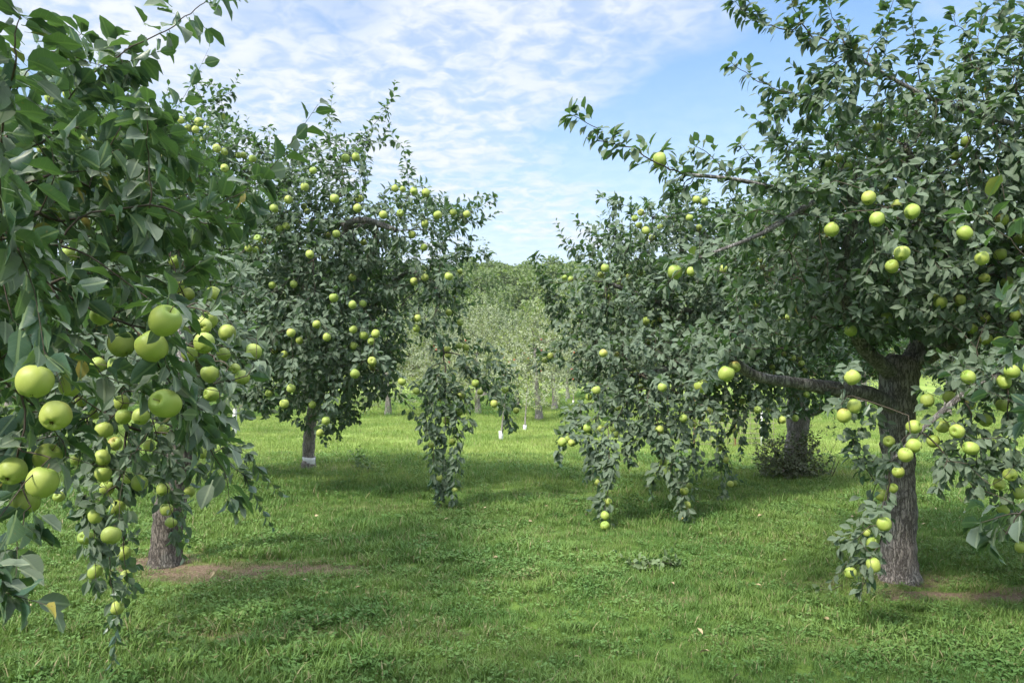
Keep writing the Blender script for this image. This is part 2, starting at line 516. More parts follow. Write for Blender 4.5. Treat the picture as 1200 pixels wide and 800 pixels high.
    cl_ = (np.sin(cm_[:, 0] * 5.1 + 2 * np.sin(cm_[:, 2] * 3.1)) * np.cos(cm_[:, 2] * 5.7 + np.sin(cm_[:, 1] * 4.0)) + .7 * np.sin(cm_[:, 0] * 11.0 + cm_[:, 2] * 9.0 + cm_[:, 1] * 7.0))
    clf = np.clip(1.0 + clumpy * cl_, .15, 2.2)
    nl = rng.poisson(eL * per_m * clf * np.where(desc[idx][sel] <= 12, 1.0, 0.55))
    if nhand:
        ish = (idx[sel] < ns + nhand) & (desc[idx][sel] <= 60)
        nl = np.where(ish, rng.poisson(eL * per_m * 1.9), nl)
    rep = np.repeat(np.arange(len(e0)), nl)
    t = rng.uniform(0, 1, len(rep))
    pp = e0[rep] + (e1 - e0)[rep] * t[:, None] + ebend[rep] * np.sin(np.pi * t)[:, None]
    rv = rng.normal(0, 1, (len(rep), 3)); rv[:, 2] += 0.35
    rad = norm(rv - eax[rep] * np.sum(rv * eax[rep], -1, keepdims=True))
    spur = rng.uniform(0, 1, len(rep)) ** 2 * leaf_size * 0.7          # short spurs stand leaves off the wood
    pp = pp + rad * spur[:, None]
    lp.append(pp)
    ld.append(eax[rep] * 0.35 + rad * 0.8 + rng.normal(0, .3, (len(rep), 3)) + np.array([0, 0, -droop]))
    ln.append(np.array([0, 0, 1.0]) + rad * 0.45 + rng.normal(0, .35, (len(rep), 3)))
    ls.append(leaf_size * rng.uniform(.6, 1.1, len(rep)))
    # rosettes at all ends
    te = terminal
    k6 = 6
    rep = np.repeat(te, k6)
    axr = norm(Pn[rep] - Pn[par[rep]])
    rv = rng.normal(0, 1, (len(rep), 3)); rad = norm(rv - axr * np.sum(rv * axr, -1, keepdims=True))
    lp.append(Pn[rep]); ld.append(axr * rng.uniform(.2, 1, (len(rep), 1)) + rad * 0.9 + np.array([0, 0, -droop * .6]))
    ln.append(np.array([0, 0, .8]) + axr * 0.5 + rng.normal(0, .3, (len(rep), 3)))
    ls.append(leaf_size * rng.uniform(.65, 1.1, len(rep)))
    lp, ld, ln, ls = map(np.concatenate, (lp, ld, ln, ls))
    # outer leaves hang with their upper face turned outwards
    outw = norm(lp - cen)
    ln = norm(ln) + outw * 0.75
    ld = norm(ld) + np.array([0, 0, -.22]) + outw * .15
    ld = norm(ld)
    if clear is not None and len(clear):
        camp = np.array([0, 0, CAM_H])
        mids = lp + ld * ls[:, None] * .55
        ok = np.ones(len(lp), bool)
        for c, r, front in clear:
            v = mids - c
            ok &= (v * v).sum(1) > (r * 1.02) ** 2
            u = camp - c; D = np.linalg.norm(u); u = u / D
            s_ = v @ u; perp = np.linalg.norm(v - s_[:, None] * u, axis=1)
            hide = (s_ > 0) & (s_ < (front if front < .3 else D * .97)) & (perp < r * 1.05 * np.clip(1 - s_ / D, 0, 1) + ls * .22)
            ok &= ~(hide & (rng.uniform(0, 1, len(lp)) < 0.90))
        lp, ld, ln, ls = lp[ok], ld[ok], ln[ok], ls[ok]
    gz = lp[:, 2] > 0.05
    lp, ld, ln, ls = lp[gz], ld[gz], ln[gz], ls[gz]
    if level == 'near2':
        pass
    add_leaves(mb, lp, ld, ln, ls, level, 0, width)
    me = mb.mesh(name, [leaf_mat, M['twig']], 'leaf')
    return me, len(lp)


def blob_points(blobs, spacing, oversample=7):
    pts = []
    for b in blobs:
        px, py, rx, ry, d, rd = b[:6]
        c = P(px, py, d); sx, sz = rx / FPX * d, ry / FPX * d
        vol = 4.19 * sx * sz * rd
        n = int(vol / spacing ** 3 * oversample) + 20
        v = rng.normal(0, 1, (n, 3)); v = norm(v) * (rng.uniform(0, 1, (n, 1)) ** 0.40)
        pts.append(c + v * np.array([sx, rd, sz]))
    p = np.concatenate(pts)
    rng.shuffle(p)
    return poisson(p, spacing)


def world_blobs(blobs, spacing, oversample=7):
    pts = []
    for (x, y, z, rx, ry, rz) in blobs:
        n = int(4.19 * rx * ry * rz / spacing ** 3 * oversample) + 20
        v = rng.normal(0, 1, (n, 3)); v = norm(v) * (rng.uniform(0, 1, (n, 1)) ** 0.40)
        pts.append(np.array([x, y, z]) + v * np.array([rx, ry, rz]))
    p = np.concatenate(pts); rng.shuffle(p)
    return poisson(p, spacing)


def spray_points(lines, step):
    out = []
    for ln in lines:
        out.append(smooth_path([P(*q) for q in ln], step))
    return np.concatenate(out) if out else np.zeros((0, 3))


# ------------------------------------------------------------------ apples
def apple_mesh(name, seed, seg=20, rings=14, with_stalk=True):
    """unit-diameter apple: stalk hollow on top, ribbed calyx end below"""
    rg = np.random.default_rng(seed)
    V = []
    th = np.linspace(0, np.pi, rings)
    ang = np.linspace(0, 2 * np.pi, seg, endpoint=False)
    lob = rg.uniform(0.015, 0.045); ph = rg.uniform(0, 6.28); sq = rg.uniform(0.95, 1.05); lean = rg.uniform(-.05, .05, 2)
    con = rg.uniform(0.03, 0.10)
    for t in th:
        r = 0.5 * math.sin(t) ** 0.86 if 0 < t < np.pi else 0.0
        z = 0.5 * math.cos(t) * sq
        r *= 1 + con * math.cos(t)                       # broader shoulders
        s = max(math.sin(t), 0)
        if t < np.pi / 2: z -= 0.20 * math.exp(-(r / 0.13) ** 2)
        else: z += 0.15 * math.exp(-(r / 0.14) ** 2)
        rr = r * (1 + lob * np.cos(5 * ang + ph) * (0.3 + 0.7 * (t / np.pi)) + 0.015 * np.cos(2 * ang + ph * 2))
        zz_ = z + (0.018 * np.cos(5 * ang + ph) * math.exp(-((r - .22) / .15) ** 2) if t > 1.6 else 0)
        V.append(np.stack([rr * np.cos(ang) + lean[0] * z, rr * np.sin(ang) + lean[1] * z, np.broadcast_to(zz_, ang.shape)], 1))
    V = np.concatenate(V)
    i0 = np.arange(rings - 1)[:, None] * seg; j = np.arange(seg)[None]; j2 = (j + 1) % seg
    F = np.stack([i0 + j, i0 + seg + j, i0 + seg + j2, i0 + j2], -1).reshape(-1, 4)
    mb = MB(); mb.add(V, [F], 0, smooth=True)
    if with_stalk:
        tube_path(mb, [(0, 0, .27), (.01, 0, .42), (.03, .01, .58)], [.016, .014, .018], 5, 1)
        mb.add(np.array([[.05 * math.cos(a), .05 * math.sin(a), -.355 * sq - (.03 if i % 2 else 0)] for i, a in enumerate(np.linspace(0, 6.28, 10, endpoint=False))]),
               [np.array([list(range(10))])], 2)
    me = mb.mesh(name, [M['apple'], M['stalk'], M['calyx']])
    return me


APPLES = [apple_mesh("apple", 100 + i) for i in range(5)]
APPLES_BIG = [apple_mesh("apple", 200 + i, 36, 26, False) for i in range(3)]


def stalk_mesh():
    mb = MB(); tube_path(mb, [(0, 0, .27), (.01, 0, .38), (.02, .01, .48), (.05, .02, .62)], [.015, .013, .014, .02], 7, 0)
    return mb.mesh("stalk", [M['stalk']])


def calyx_mesh():
    mb = MB()
    for k in range(5):
        a = k * 1.2566
        c, s = math.cos(a), math.sin(a)
        q = [(0.015, -.024, -.345), (0.015, .024, -.345), (.065, .02, -.395), (.085, 0, -.375), (.065, -.02, -.395)]
        mb.add(np.array([[x * c - y * s, x * s + y * c, z] for x, y, z in q]), [np.array([[0, 1, 2, 3, 4]])], 0)
    mb.add(np.array([[.026 * math.cos(a), .026 * math.sin(a), -.345] for a in np.linspace(0, 6.28, 9)[:-1]]), [np.array([list(range(8))])], 0)
    return mb.mesh("calyx", [M['calyx']])


STALK, CALYX = stalk_mesh(), calyx_mesh()


def place_apple(root, c, diam, big=False, tilt=None):
    o = put("apple", random.choice(APPLES_BIG if big else APPLES), root)
    o.location = Vector(c) - root.location
    s = diam
    ct = math.hypot(c[0], c[1]) / max(c[1], .1)
    o.scale = (s * random.uniform(.95, 1.03), s * random.uniform(.95, 1.03), s * random.uniform(.92, 1.06) * min(ct, 1.25) ** .5)
    if tilt is None:
        tilt = (random.gauss(-.25, .55), random.gauss(0, .5))
    o.rotation_euler = (tilt[0], tilt[1], random.uniform(0, 6.28))
    if big:
        put("stalk", STALK, o); put("calyx", CALYX, o)
    return o


# ------------------------------------------------------------------ the apple trees
def trunk_part(root, pts, radii, mat, sides=22, flare=.22, rough=.07, seed=1, name="trunk"):
    step = 0.04 if sides > 16 else 0.07
    q = smooth_path([list(p) + [r] for p, r in zip(pts, radii)], step)
    mb = MB()
    w_ = q[:, :3].copy() - np.array(root.location)
    rr = q[:, 3]
    rg = np.random.default_rng(seed)
    rr = rr * (1 + 0.06 * np.sin(np.arange(len(rr)) * .45 + seed) + .03 * rg.normal(0, 1, len(rr)))
    tube_path(mb, w_, rr, sides, 0, rough, flare, seed)
    o = put(name, mb.mesh(name, [mat]), root)
    return q


CLEAR, DEFER = [], []


def build_tree(label, base, trunk, limbs, blobs, sprays, apples, spacing, leaf_size, level, per_m, dclip=None, extra_apples=0,
               shoots=.35, shoot_len=(.12,.32), wblobs=(), bark='bark', leaf='leaf', group="apple trees in two rows", guard=False, front=.7, asize=72.0,
               weep_below=-9, seed=1, spray_step=None, extra_box=None, cat='apple tree', bf=0.35, up_shoot=.6, bare=()):
    root = thing("apple_tree", label, cat, tuple(base), group)
    q = trunk_part(root, [p for p, r in trunk], [r for p, r in trunk], M[bark], seed=seed)
    seeds = [q[len(q) // 2:, :3]]
    for i, lb in enumerate(limbs):
        q = trunk_part(root, [p for p, r in lb], [r for p, r in lb], M['bark_smooth'], 14, 0, .08, seed + 11 * i + 3, "limb")
        seeds.append(q[len(q) // 5:, :3])
    seeds = np.concatenate(seeds)
    att = [spray_points(sprays, spray_step or spacing * .7)]
    clear = []; aps = []
    for (px, py, dm) in apples:
        d = asize / dm
        if dclip: d = min(max(d, dclip[0]), dclip[1]) + random.uniform(-.15, .15) * (1 if d > 3 else .2)
        ca = math.cos(math.atan((px - 600) / FPX)); diam = dm * d / FPX * ca ** .6
        c = P(px, py, d)
        aps.append((c, diam, dm))
        clear.append((c, diam / 2, front))
        att.append((c + np.array([random.uniform(-.01, .01), random.uniform(0, .02) + diam * .45, diam * .5 + .02]))[None])
    nh = len(att[0])
    hand = np.concatenate(att)
    fill = []
    if blobs: fill.append(blob_points(blobs, spacing))
    if wblobs: fill.append(world_blobs(wblobs, spacing * 1.25))
    fill = np.concatenate(fill)
    fill = fill[fill[:, 2] > .5]
    allp = np.concatenate([hand, fill])
    # drop fill that sits inside an apple
    ok = np.ones(len(allp), bool); ok[:len(hand)] = True
    for c, r, _ in clear:
        ok[len(hand):] &= np.linalg.norm(allp[len(hand):] - c, axis=1) > r * 1.3
    allp = allp[ok]
    if extra_apples:
        cand = fill
        if extra_box is not None:
            xx = 600 + cand[:, 0] / cand[:, 1] * FPX; yy = HORIZON - (cand[:, 2] - CAM_H) / cand[:, 1] * FPX
            m = (cand[:, 1] > .5) & (xx > extra_box[0]) & (xx < extra_box[2]) & (yy > extra_box[1]) & (yy < extra_box[3])
            cand = cand[m]
        fr = cand[np.argsort(cand[:, 1] + rng.normal(0, .5, len(cand)))[:max(extra_apples * 4, 1)]]
        for p in fr[rng.choice(len(fr), min(extra_apples, len(fr)), replace=False)]:
            dm = random.uniform(.068, .084)
            c = p - np.array([0, 0, dm * .5 + .03])
            aps.append((c, dm, 5)); clear.append((c, dm / 2, .15))
    CLEAR.extend(clear)
    CLEAR.extend([(P(a, b, d), rr * d / FPX, 9.) for a, b, d, rr in bare])

    def finish():
        me, n = crown_mesh("crown", seeds, allp, leaf_size, level, M[leaf], per_m, shoots=shoots, clear=CLEAR, weep_below=weep_below, bf=bf, up_shoot=up_shoot, shoot_len=shoot_len, tip_r=.0010 if level == 2 else .0014, nhand=nh)
        me.transform(__import__('mathutils').Matrix.Translation(-root.location))
        put("crown", me, root)
        for c, diam, dm in aps[:100]:
            big = dm >= 24
            tilt = None
            if (round(dm), big) == (37, True): tilt = (-1.25, .15)
            place_apple(root, c, diam, big, tilt)
        print("TREE", label[:40], "nodes", len(allp), "leaves", n, "apples", len(aps))
    DEFER.append(finish)
    return root


def T(*rows):
    """trunk / limb rows (px, py, depth, radius in m) -> [(point, radius)]"""
    return [(P(a, b, d), r) for a, b, d, r in rows]


# --- tree beside the camera on the left: branches with the largest apples
ap_zl = [(40,447,45),(82,451,27),(65,487,38),(193,376,39),(178,406,36),(142,403,32),(194,473,37),(55,535,33),(14,552,36),(49,565,38),(30,588,34),(117,370,24)]
zl_trunk = [(np.array([-3.3, -.2, -.05]), .17), (np.array([-3.28, -.15, .6]), .14), (np.array([-3.2, -.1, 1.3]), .13), (np.array([-3.1, 0, 1.9]), .11)]
zl_limbs = [[(np.array([-3.15, -.05, 1.5]), .07), (np.array([-2.6, .7, 1.9]), .05), (np.array([-1.9, 1.4, 2.05]), .034), (np.array([-1.35, 1.9, 1.95]), .02)],
            [(np.array([-3.1, 0, 1.8]), .06), (np.array([-2.6, .9, 2.6]), .045), (np.array([-1.9, 1.9, 2.8]), .025)],
            [(np.array([-3.1, 0, 1.8]), .06), (np.array([-2.7, -.8, 2.6]), .045), (np.array([-2.0, -1.4, 3.1]), .025)]]
build_tree("Apple tree at the left edge, whose near branches carry the biggest green apples",
           (-3.3, -.2, 0), zl_trunk, zl_limbs,
           [(40,230,80,100,2.1,.45),(130,190,85,75,2.5,.45),(40,340,80,80,1.95,.35),(140,300,75,70,2.3,.4),(30,420,50,45,1.95,.18),
            (175,370,45,35,2.1,.2),(30,560,45,55,2.0,.15),(-120,300,120,220,2.2,.6),(45,120,55,35,2.3,.4),(190,430,40,30,2.2,.15)],
           [[(110,85,2.4),(165,50,2.4),(205,30,2.4),(240,3,2.4),(262,-12,2.4)],[(18,75,1.35),(17,40,1.35),(24,18,1.35)],[(60,60,2.3),(100,72,2.3),(150,85,2.4)],
            [(175,240,2.1),(174,180,2.1),(172,125,2.1)],[(190,270,2.2),(250,245,2.2),(305,212,2.2)],[(195,250,2.3),(240,262,2.3),(283,262,2.3)],
            [(200,450,2.2),(228,500,2.2),(262,550,2.2),(268,582,2.2)],[(222,470,2.2),(255,490,2.3)],[(20,530,2.05),(28,600,1.95),(20,640,1.9)],
            [(75,90,2.6),(80,60,2.6),(95,40,2.6)],[(-20,240,1.6),(20,290,1.6),(40,340,1.6)],[(120,440,2.0),(160,455,2.0)],[(-30,660,1.6),(-5,690,1.6)]],
           ap_zl, .115, .092, 2, 66, dclip=(1.5, 3.2), shoots=.30, wblobs=[(-.9,.6,3.9,1.3,.9,.4),(-3.5,-.8,2.7,1.2,1.2,.9),(-3.5,.6,3.0,.9,1.2,.7)],  # first world blob: unseen overhead branches added to shade the foreground grass
           leaf='leaf_near', front=.45, asize=69.0, seed=5, group="apple trees of the left row")

# --- first tree of the left row
ap_a = [(239,402,25),(266,390,20),(222,415,20),(246,438,21),(284,442,17),(248,462,18),(297,412,20),(245,375,20),(115,427,19),(95,470,14),(122,504,21),
        (120,536,20),(121,555,20),(135,520,17),(165,488,20),(142,472,19),(125,572,18),(137,595,19),(130,627,23),(100,630,18),(111,670,17),(145,648,17),
        (149,675,16),(137,712,17),(191,573,16),(195,597,16),(200,612,14),(69,582,14),(237,531,13),(81,298,18),(206,307,16),(207,334,18),(220,345,16),
        (80,110,13),(59,116,14),(49,175,12),(100,163,14),(88,539,13),(190,505,14),(175,522,14),(262,415,16),(150,560,14),(110,485,14),(275,432,13)]
build_tree("Apple tree of the left row with a thick dark trunk beside the bare brown earth",
           P(195,660,6.3) * [1, 1, 0], T((194,664,6.3,.135),(196,620,6.3,.118),(204,570,6.3,.112),(214,510,6.3,.115),(218,450,6.2,.11)),
           [T((216,480,6.2,.08),(190,400,5.9,.06),(150,330,5.4,.045),(130,260,4.9,.03)),
            T((218,455,6.2,.08),(235,400,5.6,.06),(230,370,4.8,.04),(215,370,4.1,.025)),
            T((216,470,6.2,.07),(170,440,5.4,.05),(130,450,4.6,.035),(125,480,4.0,.022)),
            T((218,450,6.2,.07),(200,340,6.6,.05),(170,230,7.0,.03))],
           [(150,440,75,55,3.8,.5),(225,400,55,50,3.5,.35),(240,330,50,50,4.2,.5),(140,330,100,80,5,1.0),(120,210,110,80,5,.9),(60,420,80,80,4.8,.9),
            (245,470,40,35,3.6,.25),(165,520,55,40,3.8,.35),(130,560,28,40,3.8,.2),(185,560,30,25,4.2,.25),(212,560,26,32,4.4,.2),(225,510,35,25,4.3,.25),(60,520,40,50,4.6,.5),(180,280,70,70,4.5,.6),
            (200,200,60,50,6,.9)],
           [[(125,480,3.8),(118,560,3.8),(125,640,3.9),(138,722,3.9)],[(150,500,4),(140,580,4),(148,680,4.1)],[(190,520,4.2),(196,570,4.2),(203,622,4.3)],
            [(250,450,3.4),(290,440,3.4),(300,420,3.4)],[(270,520,4.4),(290,530,4.4)],[(240,520,4.3),(262,540,4.3),(285,555,4.3)],[(100,520,3.8),(98,580,3.8),(104,640,3.9)],
            [(110,600,3.8),(112,680,3.8)]],
           ap_a, .14, .084, 1, 70, dclip=(3.3, 5.2), extra_apples=14, extra_box=(60,150,290,640), front=1.6, asize=74.0, seed=9,
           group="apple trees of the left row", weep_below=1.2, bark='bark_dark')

# --- second tree of the left row
ap_b = [(212,141,9),(233,143,11),(220,150,9),(229,152,9),(242,151,8),(237,164,7),(254,174,10),(263,178,9),(263,197,10),(279,182,8),(285,182,8),(296,186,9),
        (214,229,8),(405,185,9),(417,184,10),(367,200,9),(357,219,10),(338,234,10),(321,244,10),(356,242,8),(360,248,8),(335,265,9),(327,268,9),
        (392,233,11),(419,244,10),(421,233,9),(449,252,10),(463,221,9),(472,222,8),(485,224,10),(499,226,10),(469,250,9),(513,252,10),(531,249,9),
        (547,251,9),(498,262,9),(483,275,9),(497,290,9),(394,274,9),(384,275,8),(302,280,10),(311,283,8),(291,291,9),(300,293,9),(363,298,10),(380,302,8),
        (426,284,8),(319,334,9),(344,333,9),(413,325,9),(391,349,11),(413,357,10),(425,356,9),(371,380,10),(341,390,11),(383,395,10),(414,386,10),(426,393,11),
        (440,391,10),(485,330,9),(498,325,9),(526,324,10),(539,318,7),(526,366,8),(539,378,8),(489,373,9),(488,385,9),(351,399,9),(333,415,9),(322,411,8),
        (435,400,9),(414,405,9),(430,415,8),(436,423,11),(437,431,8),(416,438,11),(341,455,11),(333,473,11),(315,461,9),(366,474,9),(382,493,10),(375,507,9),
        (471,447,10),(488,458,9),(525,416,8),(524,409,8),(538,405,8),(546,407,8),(557,449,9),(563,459,8),(540,464,9),(538,483,9),(523,493,9),(505,521,8),
        (530,517,9),(579,473,9),(605,481,8),(592,457,8),(515,560,8),(506,575,8),(533,575,8)]
ap_b = [a for a in ap_b if a not in ((430,415,8),)][:100]
tb = build_tree("Apple tree of the left row, its thin pale trunk wearing a white guard",
           P(362,550,12.6) * [1, 1, 0], T((361,553,12.6,.13),(362,520,12.6,.095),(365,490,12.5,.09),(372,450,12.3,.085),(375,420,12.0,.08)),
           [T((374,430,12.1,.07),(400,370,11.2,.06),(430,310,10.2,.05),(440,270,9.6,.045),(400,262,9.4,.04)),
            T((430,320,10.4,.05),(410,275,9.6,.05),(408,262,9.3,.045),(430,258,9.2,.04),(465,270,9.1,.03)),
            T((374,440,12.2,.06),(340,370,11.0,.055),(300,350,10.2,.045),(270,320,10,.03)),
            T((374,430,12.1,.06),(350,330,11.3,.05),(330,250,10.2,.04),(310,215,9.6,.025)),
            T((374,430,12.1,.06),(420,380,11.0,.05),(475,320,9.8,.035),(515,340,9.2,.02))],
           [(250,180,52,42,9.5,.8),(350,225,62,50,9.5,.9),(400,200,35,38,9.4,.5),(475,258,72,34,9.3,.7),(380,310,110,62,10,1.5),(370,395,105,70,10,1.7),
            (500,310,48,34,9.3,.6),(512,335,40,32,9.2,.45),(465,335,40,30,9.5,.6),(330,450,55,40,9.8,1.1),(420,440,40,36,9.8,.9),(385,478,38,28,9.8,.7),(260,300,80,90,10.8,1.2),(518,375,22,40,9,.35),
            (520,480,18,55,8.8,.22),(520,550,12,28,8.8,.15),(585,455,22,22,9,.3),(240,400,70,70,11,1.2),(545,300,20,20,9.2,.3),(560,420,22,22,9,.3)],
           [[(400,215,9.3),(412,175,9.3),(436,150,9.3),(458,120,9.3)],[(430,170,9.3),(462,165,9.3),(472,172,9.3)],[(388,200,9.4),(386,165,9.4),(388,135,9.4)],
            [(510,255,9.2),(545,252,9.2),(578,232,9.2)],[(540,255,9.2),(560,262,9.2)],[(335,215,9.4),(345,180,9.4),(365,165,9.4)],[(520,400,9),(522,480,8.8),(518,580,8.8)],
            [(505,430,8.9),(500,500,8.9)],[(512,440,8.7),(508,520,8.6),(512,578,8.7)],[(530,450,8.7),(536,520,8.7),(530,585,8.7)],[(500,450,8.9),(500,520,8.8)],[(545,430,8.9),(548,500,8.8)],[(560,440,9),(590,470,9),(598,500,9)],[(265,140,9.5),(258,115,9.5),(248,98,9.5)],
            [(240,130,9.5),(228,95,9.5)],[(300,190,9.6),(316,170,9.6),(313,150,9.6)],[(480,225,9.2),(478,208,9.2)],[(250,120,9.5),(270,108,9.5)],[(545,290,9.2),(570,300,9.2)]],
           ap_b, .19, .104, 1, 62, bare=[(398,268,9.4,6),(406,262,9.4,6),(418,259,9.3,7),(430,257,9.2,7),(442,260,9.2,7),(454,264,9.2,6),(330,345,10.5,5),(345,340,10.5,5)], dclip=(8.2, 10.2), front=2.2, asize=80.0, seed=21, group="apple trees of the left row", weep_below=1.0, shoots=.5, up_shoot=.8)

# --- first tree of the right row
ap_c = [(999,442,19),(1001,476,17),(989,487,18),(1135,442,18),(1112,465,14),(1087,469,16),(1071,500,18),(1105,500,16),(1122,505,18),(1094,517,16),(1138,525,18),
        (1071,522,18),(1061,533,18),(1042,517,15),(1053,553,15),(1046,572,13),(1033,580,16),(1036,614,18),(1023,637,16),(1016,624,10),(1024,662,17),(997,671,14),
        (1184,556,17),(1171,567,15),(1193,578,15),(1176,597,14),(1196,641,14),(1177,447,17),(1175,475,16),(1155,492,16),(1137,474,14),(1155,397,15),
        (1018,232,18),(1028,257,18),(1069,248,19),(975,269,17),(1057,297,19),(1131,273,18),(1151,303,18),(1172,298,15),(1029,150,13),(983,186,10),(971,192,9),
        (994,195,10),(1001,180,9),(1132,166,13),(1120,183,11),(1154,326,13),(1102,354,16),(1125,352,14),(1139,385,13),(1095,345,10),(1155,372,12),
        (773,188,19),(791,319,18),(822,452,17),(851,438,19),(861,430,14),(810,318,11),(1180,330,14),(1190,370,13),(1195,280,14),(1010,152,10)]
build_tree("Apple tree with a thick cracked grey trunk and one bare limb reaching left",
           P(1053,682,5.8) * [1, 1, 0], T((1053,690,5.8,.155),(1053,640,5.8,.13),(1055,580,5.8,.122),(1053,520,5.8,.118),(1052,465,5.8,.135),(1055,432,5.8,.13),(1058,418,5.8,.10)),
           [T((1050,478,5.75,.065),(1020,462,5.65,.056),(975,455,5.5,.05),(930,448,5.4,.044),(885,440,5.3,.038),(850,415,5.1,.03)),
            T((1048,440,5.8,.07),(1025,420,5.6,.06),(1008,400,5.5,.05),(985,330,5.2,.04),(1000,260,5.0,.032),(992,228,4.9,.026)),
            T((1062,430,5.8,.07),(1080,398,5.8,.06),(1105,340,5.7,.05),(1095,260,5.3,.04),(1060,170,5,.025)),
            T((1066,430,5.8,.06),(1120,400,5.5,.05),(1180,380,5.0,.04),(1240,350,4.7,.03)),
            T((1240,360,4.7,.035),(1190,425,4.5,.026),(1130,462,4.4,.02),(1090,495,4.4,.015),(1045,540,4.5,.009)),
            T((992,228,4.9,.026),(972,226,4.6,.02),(908,220,4.2,.014),(860,210,4.0,.011),(800,204,3.95,.009)),
            T((972,226,4.6,.018),(940,245,4.4,.015),(890,275,4.2,.012),(820,302,4.1,.008)),
            T((1300,200,4.8,.03),(1200,150,4.6,.018),(1130,130,4.5,.015),(1070,105,4.4,.012),(1000,65,4.4,.008))],
           [(950,135,62,38,4.7,.5),(1000,95,45,32,4.6,.4),(1070,165,95,50,4.8,.7),(1175,80,40,60,4.7,.6),(1110,120,60,35,4.8,.5),(1180,20,25,30,4.7,.4),(1000,245,90,55,4.9,.7),(1120,250,95,75,5,.9),
            (900,265,55,35,4.7,.4),(1010,340,110,55,5.1,.8),(1130,360,90,55,5,.7),(920,335,60,45,5,.5),(910,395,60,20,5.8,.3),(1160,450,50,45,4.4,.4),
            (1160,540,50,50,4.3,.35),(1030,375,70,18,5.6,.4),(1330,200,130,160,5,.9),(1320,420,100,120,4.9,.8),(1190,180,60,60,4.9,.6),(850,395,45,30,4.9,.3),
            (1100,300,150,90,6.4,.8),(960,300,120,70,6.2,.6),(1020,190,90,60,6.0,.7)],
           [[(972,226,4.3),(908,220,4.1),(860,210,4),(800,204,3.95),(772,192,3.9),(736,172,3.9),(700,150,3.9),(668,134,3.9)],[(740,172,3.9),(700,165,3.9)],
            [(860,210,4.1),(830,180,4.1),(815,172,4.1)],[(900,220,4.2),(880,185,4.2),(868,168,4.2)],[(940,225,4.3),(925,190,4.3),(918,168,4.3)],[(820,207,4),(800,222,4),(790,228,4)],
            [(955,115,4.5),(905,103,4.5),(880,90,4.5),(858,74,4.5)],[(1000,65,4.4),(930,35,4.4),(885,25,4.4),(862,2,4.4)],[(900,30,4.4),(880,5,4.4),(870,-15,4.4)],
            [(950,45,4.4),(930,10,4.4),(925,-15,4.4)],[(1000,68,4.4),(975,20,4.4),(960,-10,4.4)],[(1040,90,4.4),(1036,40,4.4),(1048,-5,4.4)],[(1080,100,4.5),(1072,55,4.5),(1066,5,4.5)],
            [(1060,95,4.5),(1090,60,4.5),(1096,40,4.5)],[(1130,125,4.6),(1140,80,4.6),(1130,55,4.6)],[(1200,60,4.6),(1170,20,4.6),(1160,-20,4.6)],[(1150,60,4.6),(1120,30,4.6),(1120,15,4.6)],
            [(1045,540,4.5),(1040,590,4.5),(1030,640,4.5),(1010,690,4.5)],[(1035,600,4.5),(1005,630,4.5),(985,640,4.5)],[(1020,650,4.5),(1000,668,4.5)],
            [(1130,470,4.4),(1145,520,4.4),(1140,570,4.4)],[(1180,450,4.4),(1185,520,4.3),(1190,600,4.3)],[(820,302,4.1),(795,318,4),(780,335,4)],[(850,420,5),(835,440,4.6),(820,448,4.3)],
            [(990,460,5.2),(990,480,4.4)],[(1110,540,4.3),(1100,570,4.3)],[(1010,500,4.8),(1000,520,4.7),(1010,545,4.7)]],
           ap_c, .145, .086, 1, 64, bare=[(900,442,5.3,7),(915,445,5.3,8),(932,449,5.3,9),(950,452,5.3,9),(968,455,5.4,9),(985,458,5.4,9),(1003,461,5.5,9),(1022,464,5.6,10),(1045,455,5.6,17),(1055,435,5.6,17),(1030,424,5.5,10),(1075,410,5.6,9),(1058,490,5.65,15),(1060,560,5.65,13),(1062,600,5.65,13),(1060,640,5.65,13)], dclip=(3.9, 5.0), extra_apples=10, extra_box=(880,200,1200,600), front=1.5, asize=74.0, seed=33,
           group="apple trees of the right row", shoots=.45, wblobs=[(5.2,5.6,2.6,1.6,1.5,1.3)], up_shoot=.7, shoot_len=(.08,.22))

# --- second tree of the right row
ap_d = [(751,249,8),(744,256,8),(749,264,8),(757,270,9),(764,279,8),(774,266,8),(808,255,9),(826,236,9),(816,234,9),(819,267,8),(709,314,10),(704,322,8),
        (726,334,8),(719,335,8),(713,346,8),(685,326,7),(669,327,7),(662,325,6),(737,324,8),(750,320,8),(757,376,9),(767,379,8),(774,374,8),(890,306,8),(894,313,7),
        (899,322,8),(894,279,7),(887,356,9),(922,372,9),(707,414,10),(723,415,7),(699,457,10),(690,465,8),(688,502,10),(705,502,9),(719,504,7),(722,509,8),
        (659,518,11),(670,519,9),(666,514,9),(750,453,9),(776,454,11),(801,490,10),(813,496,9),(773,503,10),(777,541,9),(700,565,7),(716,578,8),(713,588,9),
        (709,604,11),(719,604,8),(709,616,11),(802,575,10),(808,569,8),(805,592,10),(810,590,9),(856,567,8),(861,566,7),(843,525,8),(851,539,8),(831,481,9),
        (888,480,9),(917,492,9),(932,490,8),(929,419,8),(919,415,6),(938,419,7),(939,426,8),(943,434,7),(905,430,7),(906,436,7),(725,478,6),(645,417,8),(638,422,7),
        (772,411,7),(945,462,8),(848,315,10),(760,400,8),(842,452,8),(870,470,8),(900,480,8),(846,490,8),(862,505,8)]
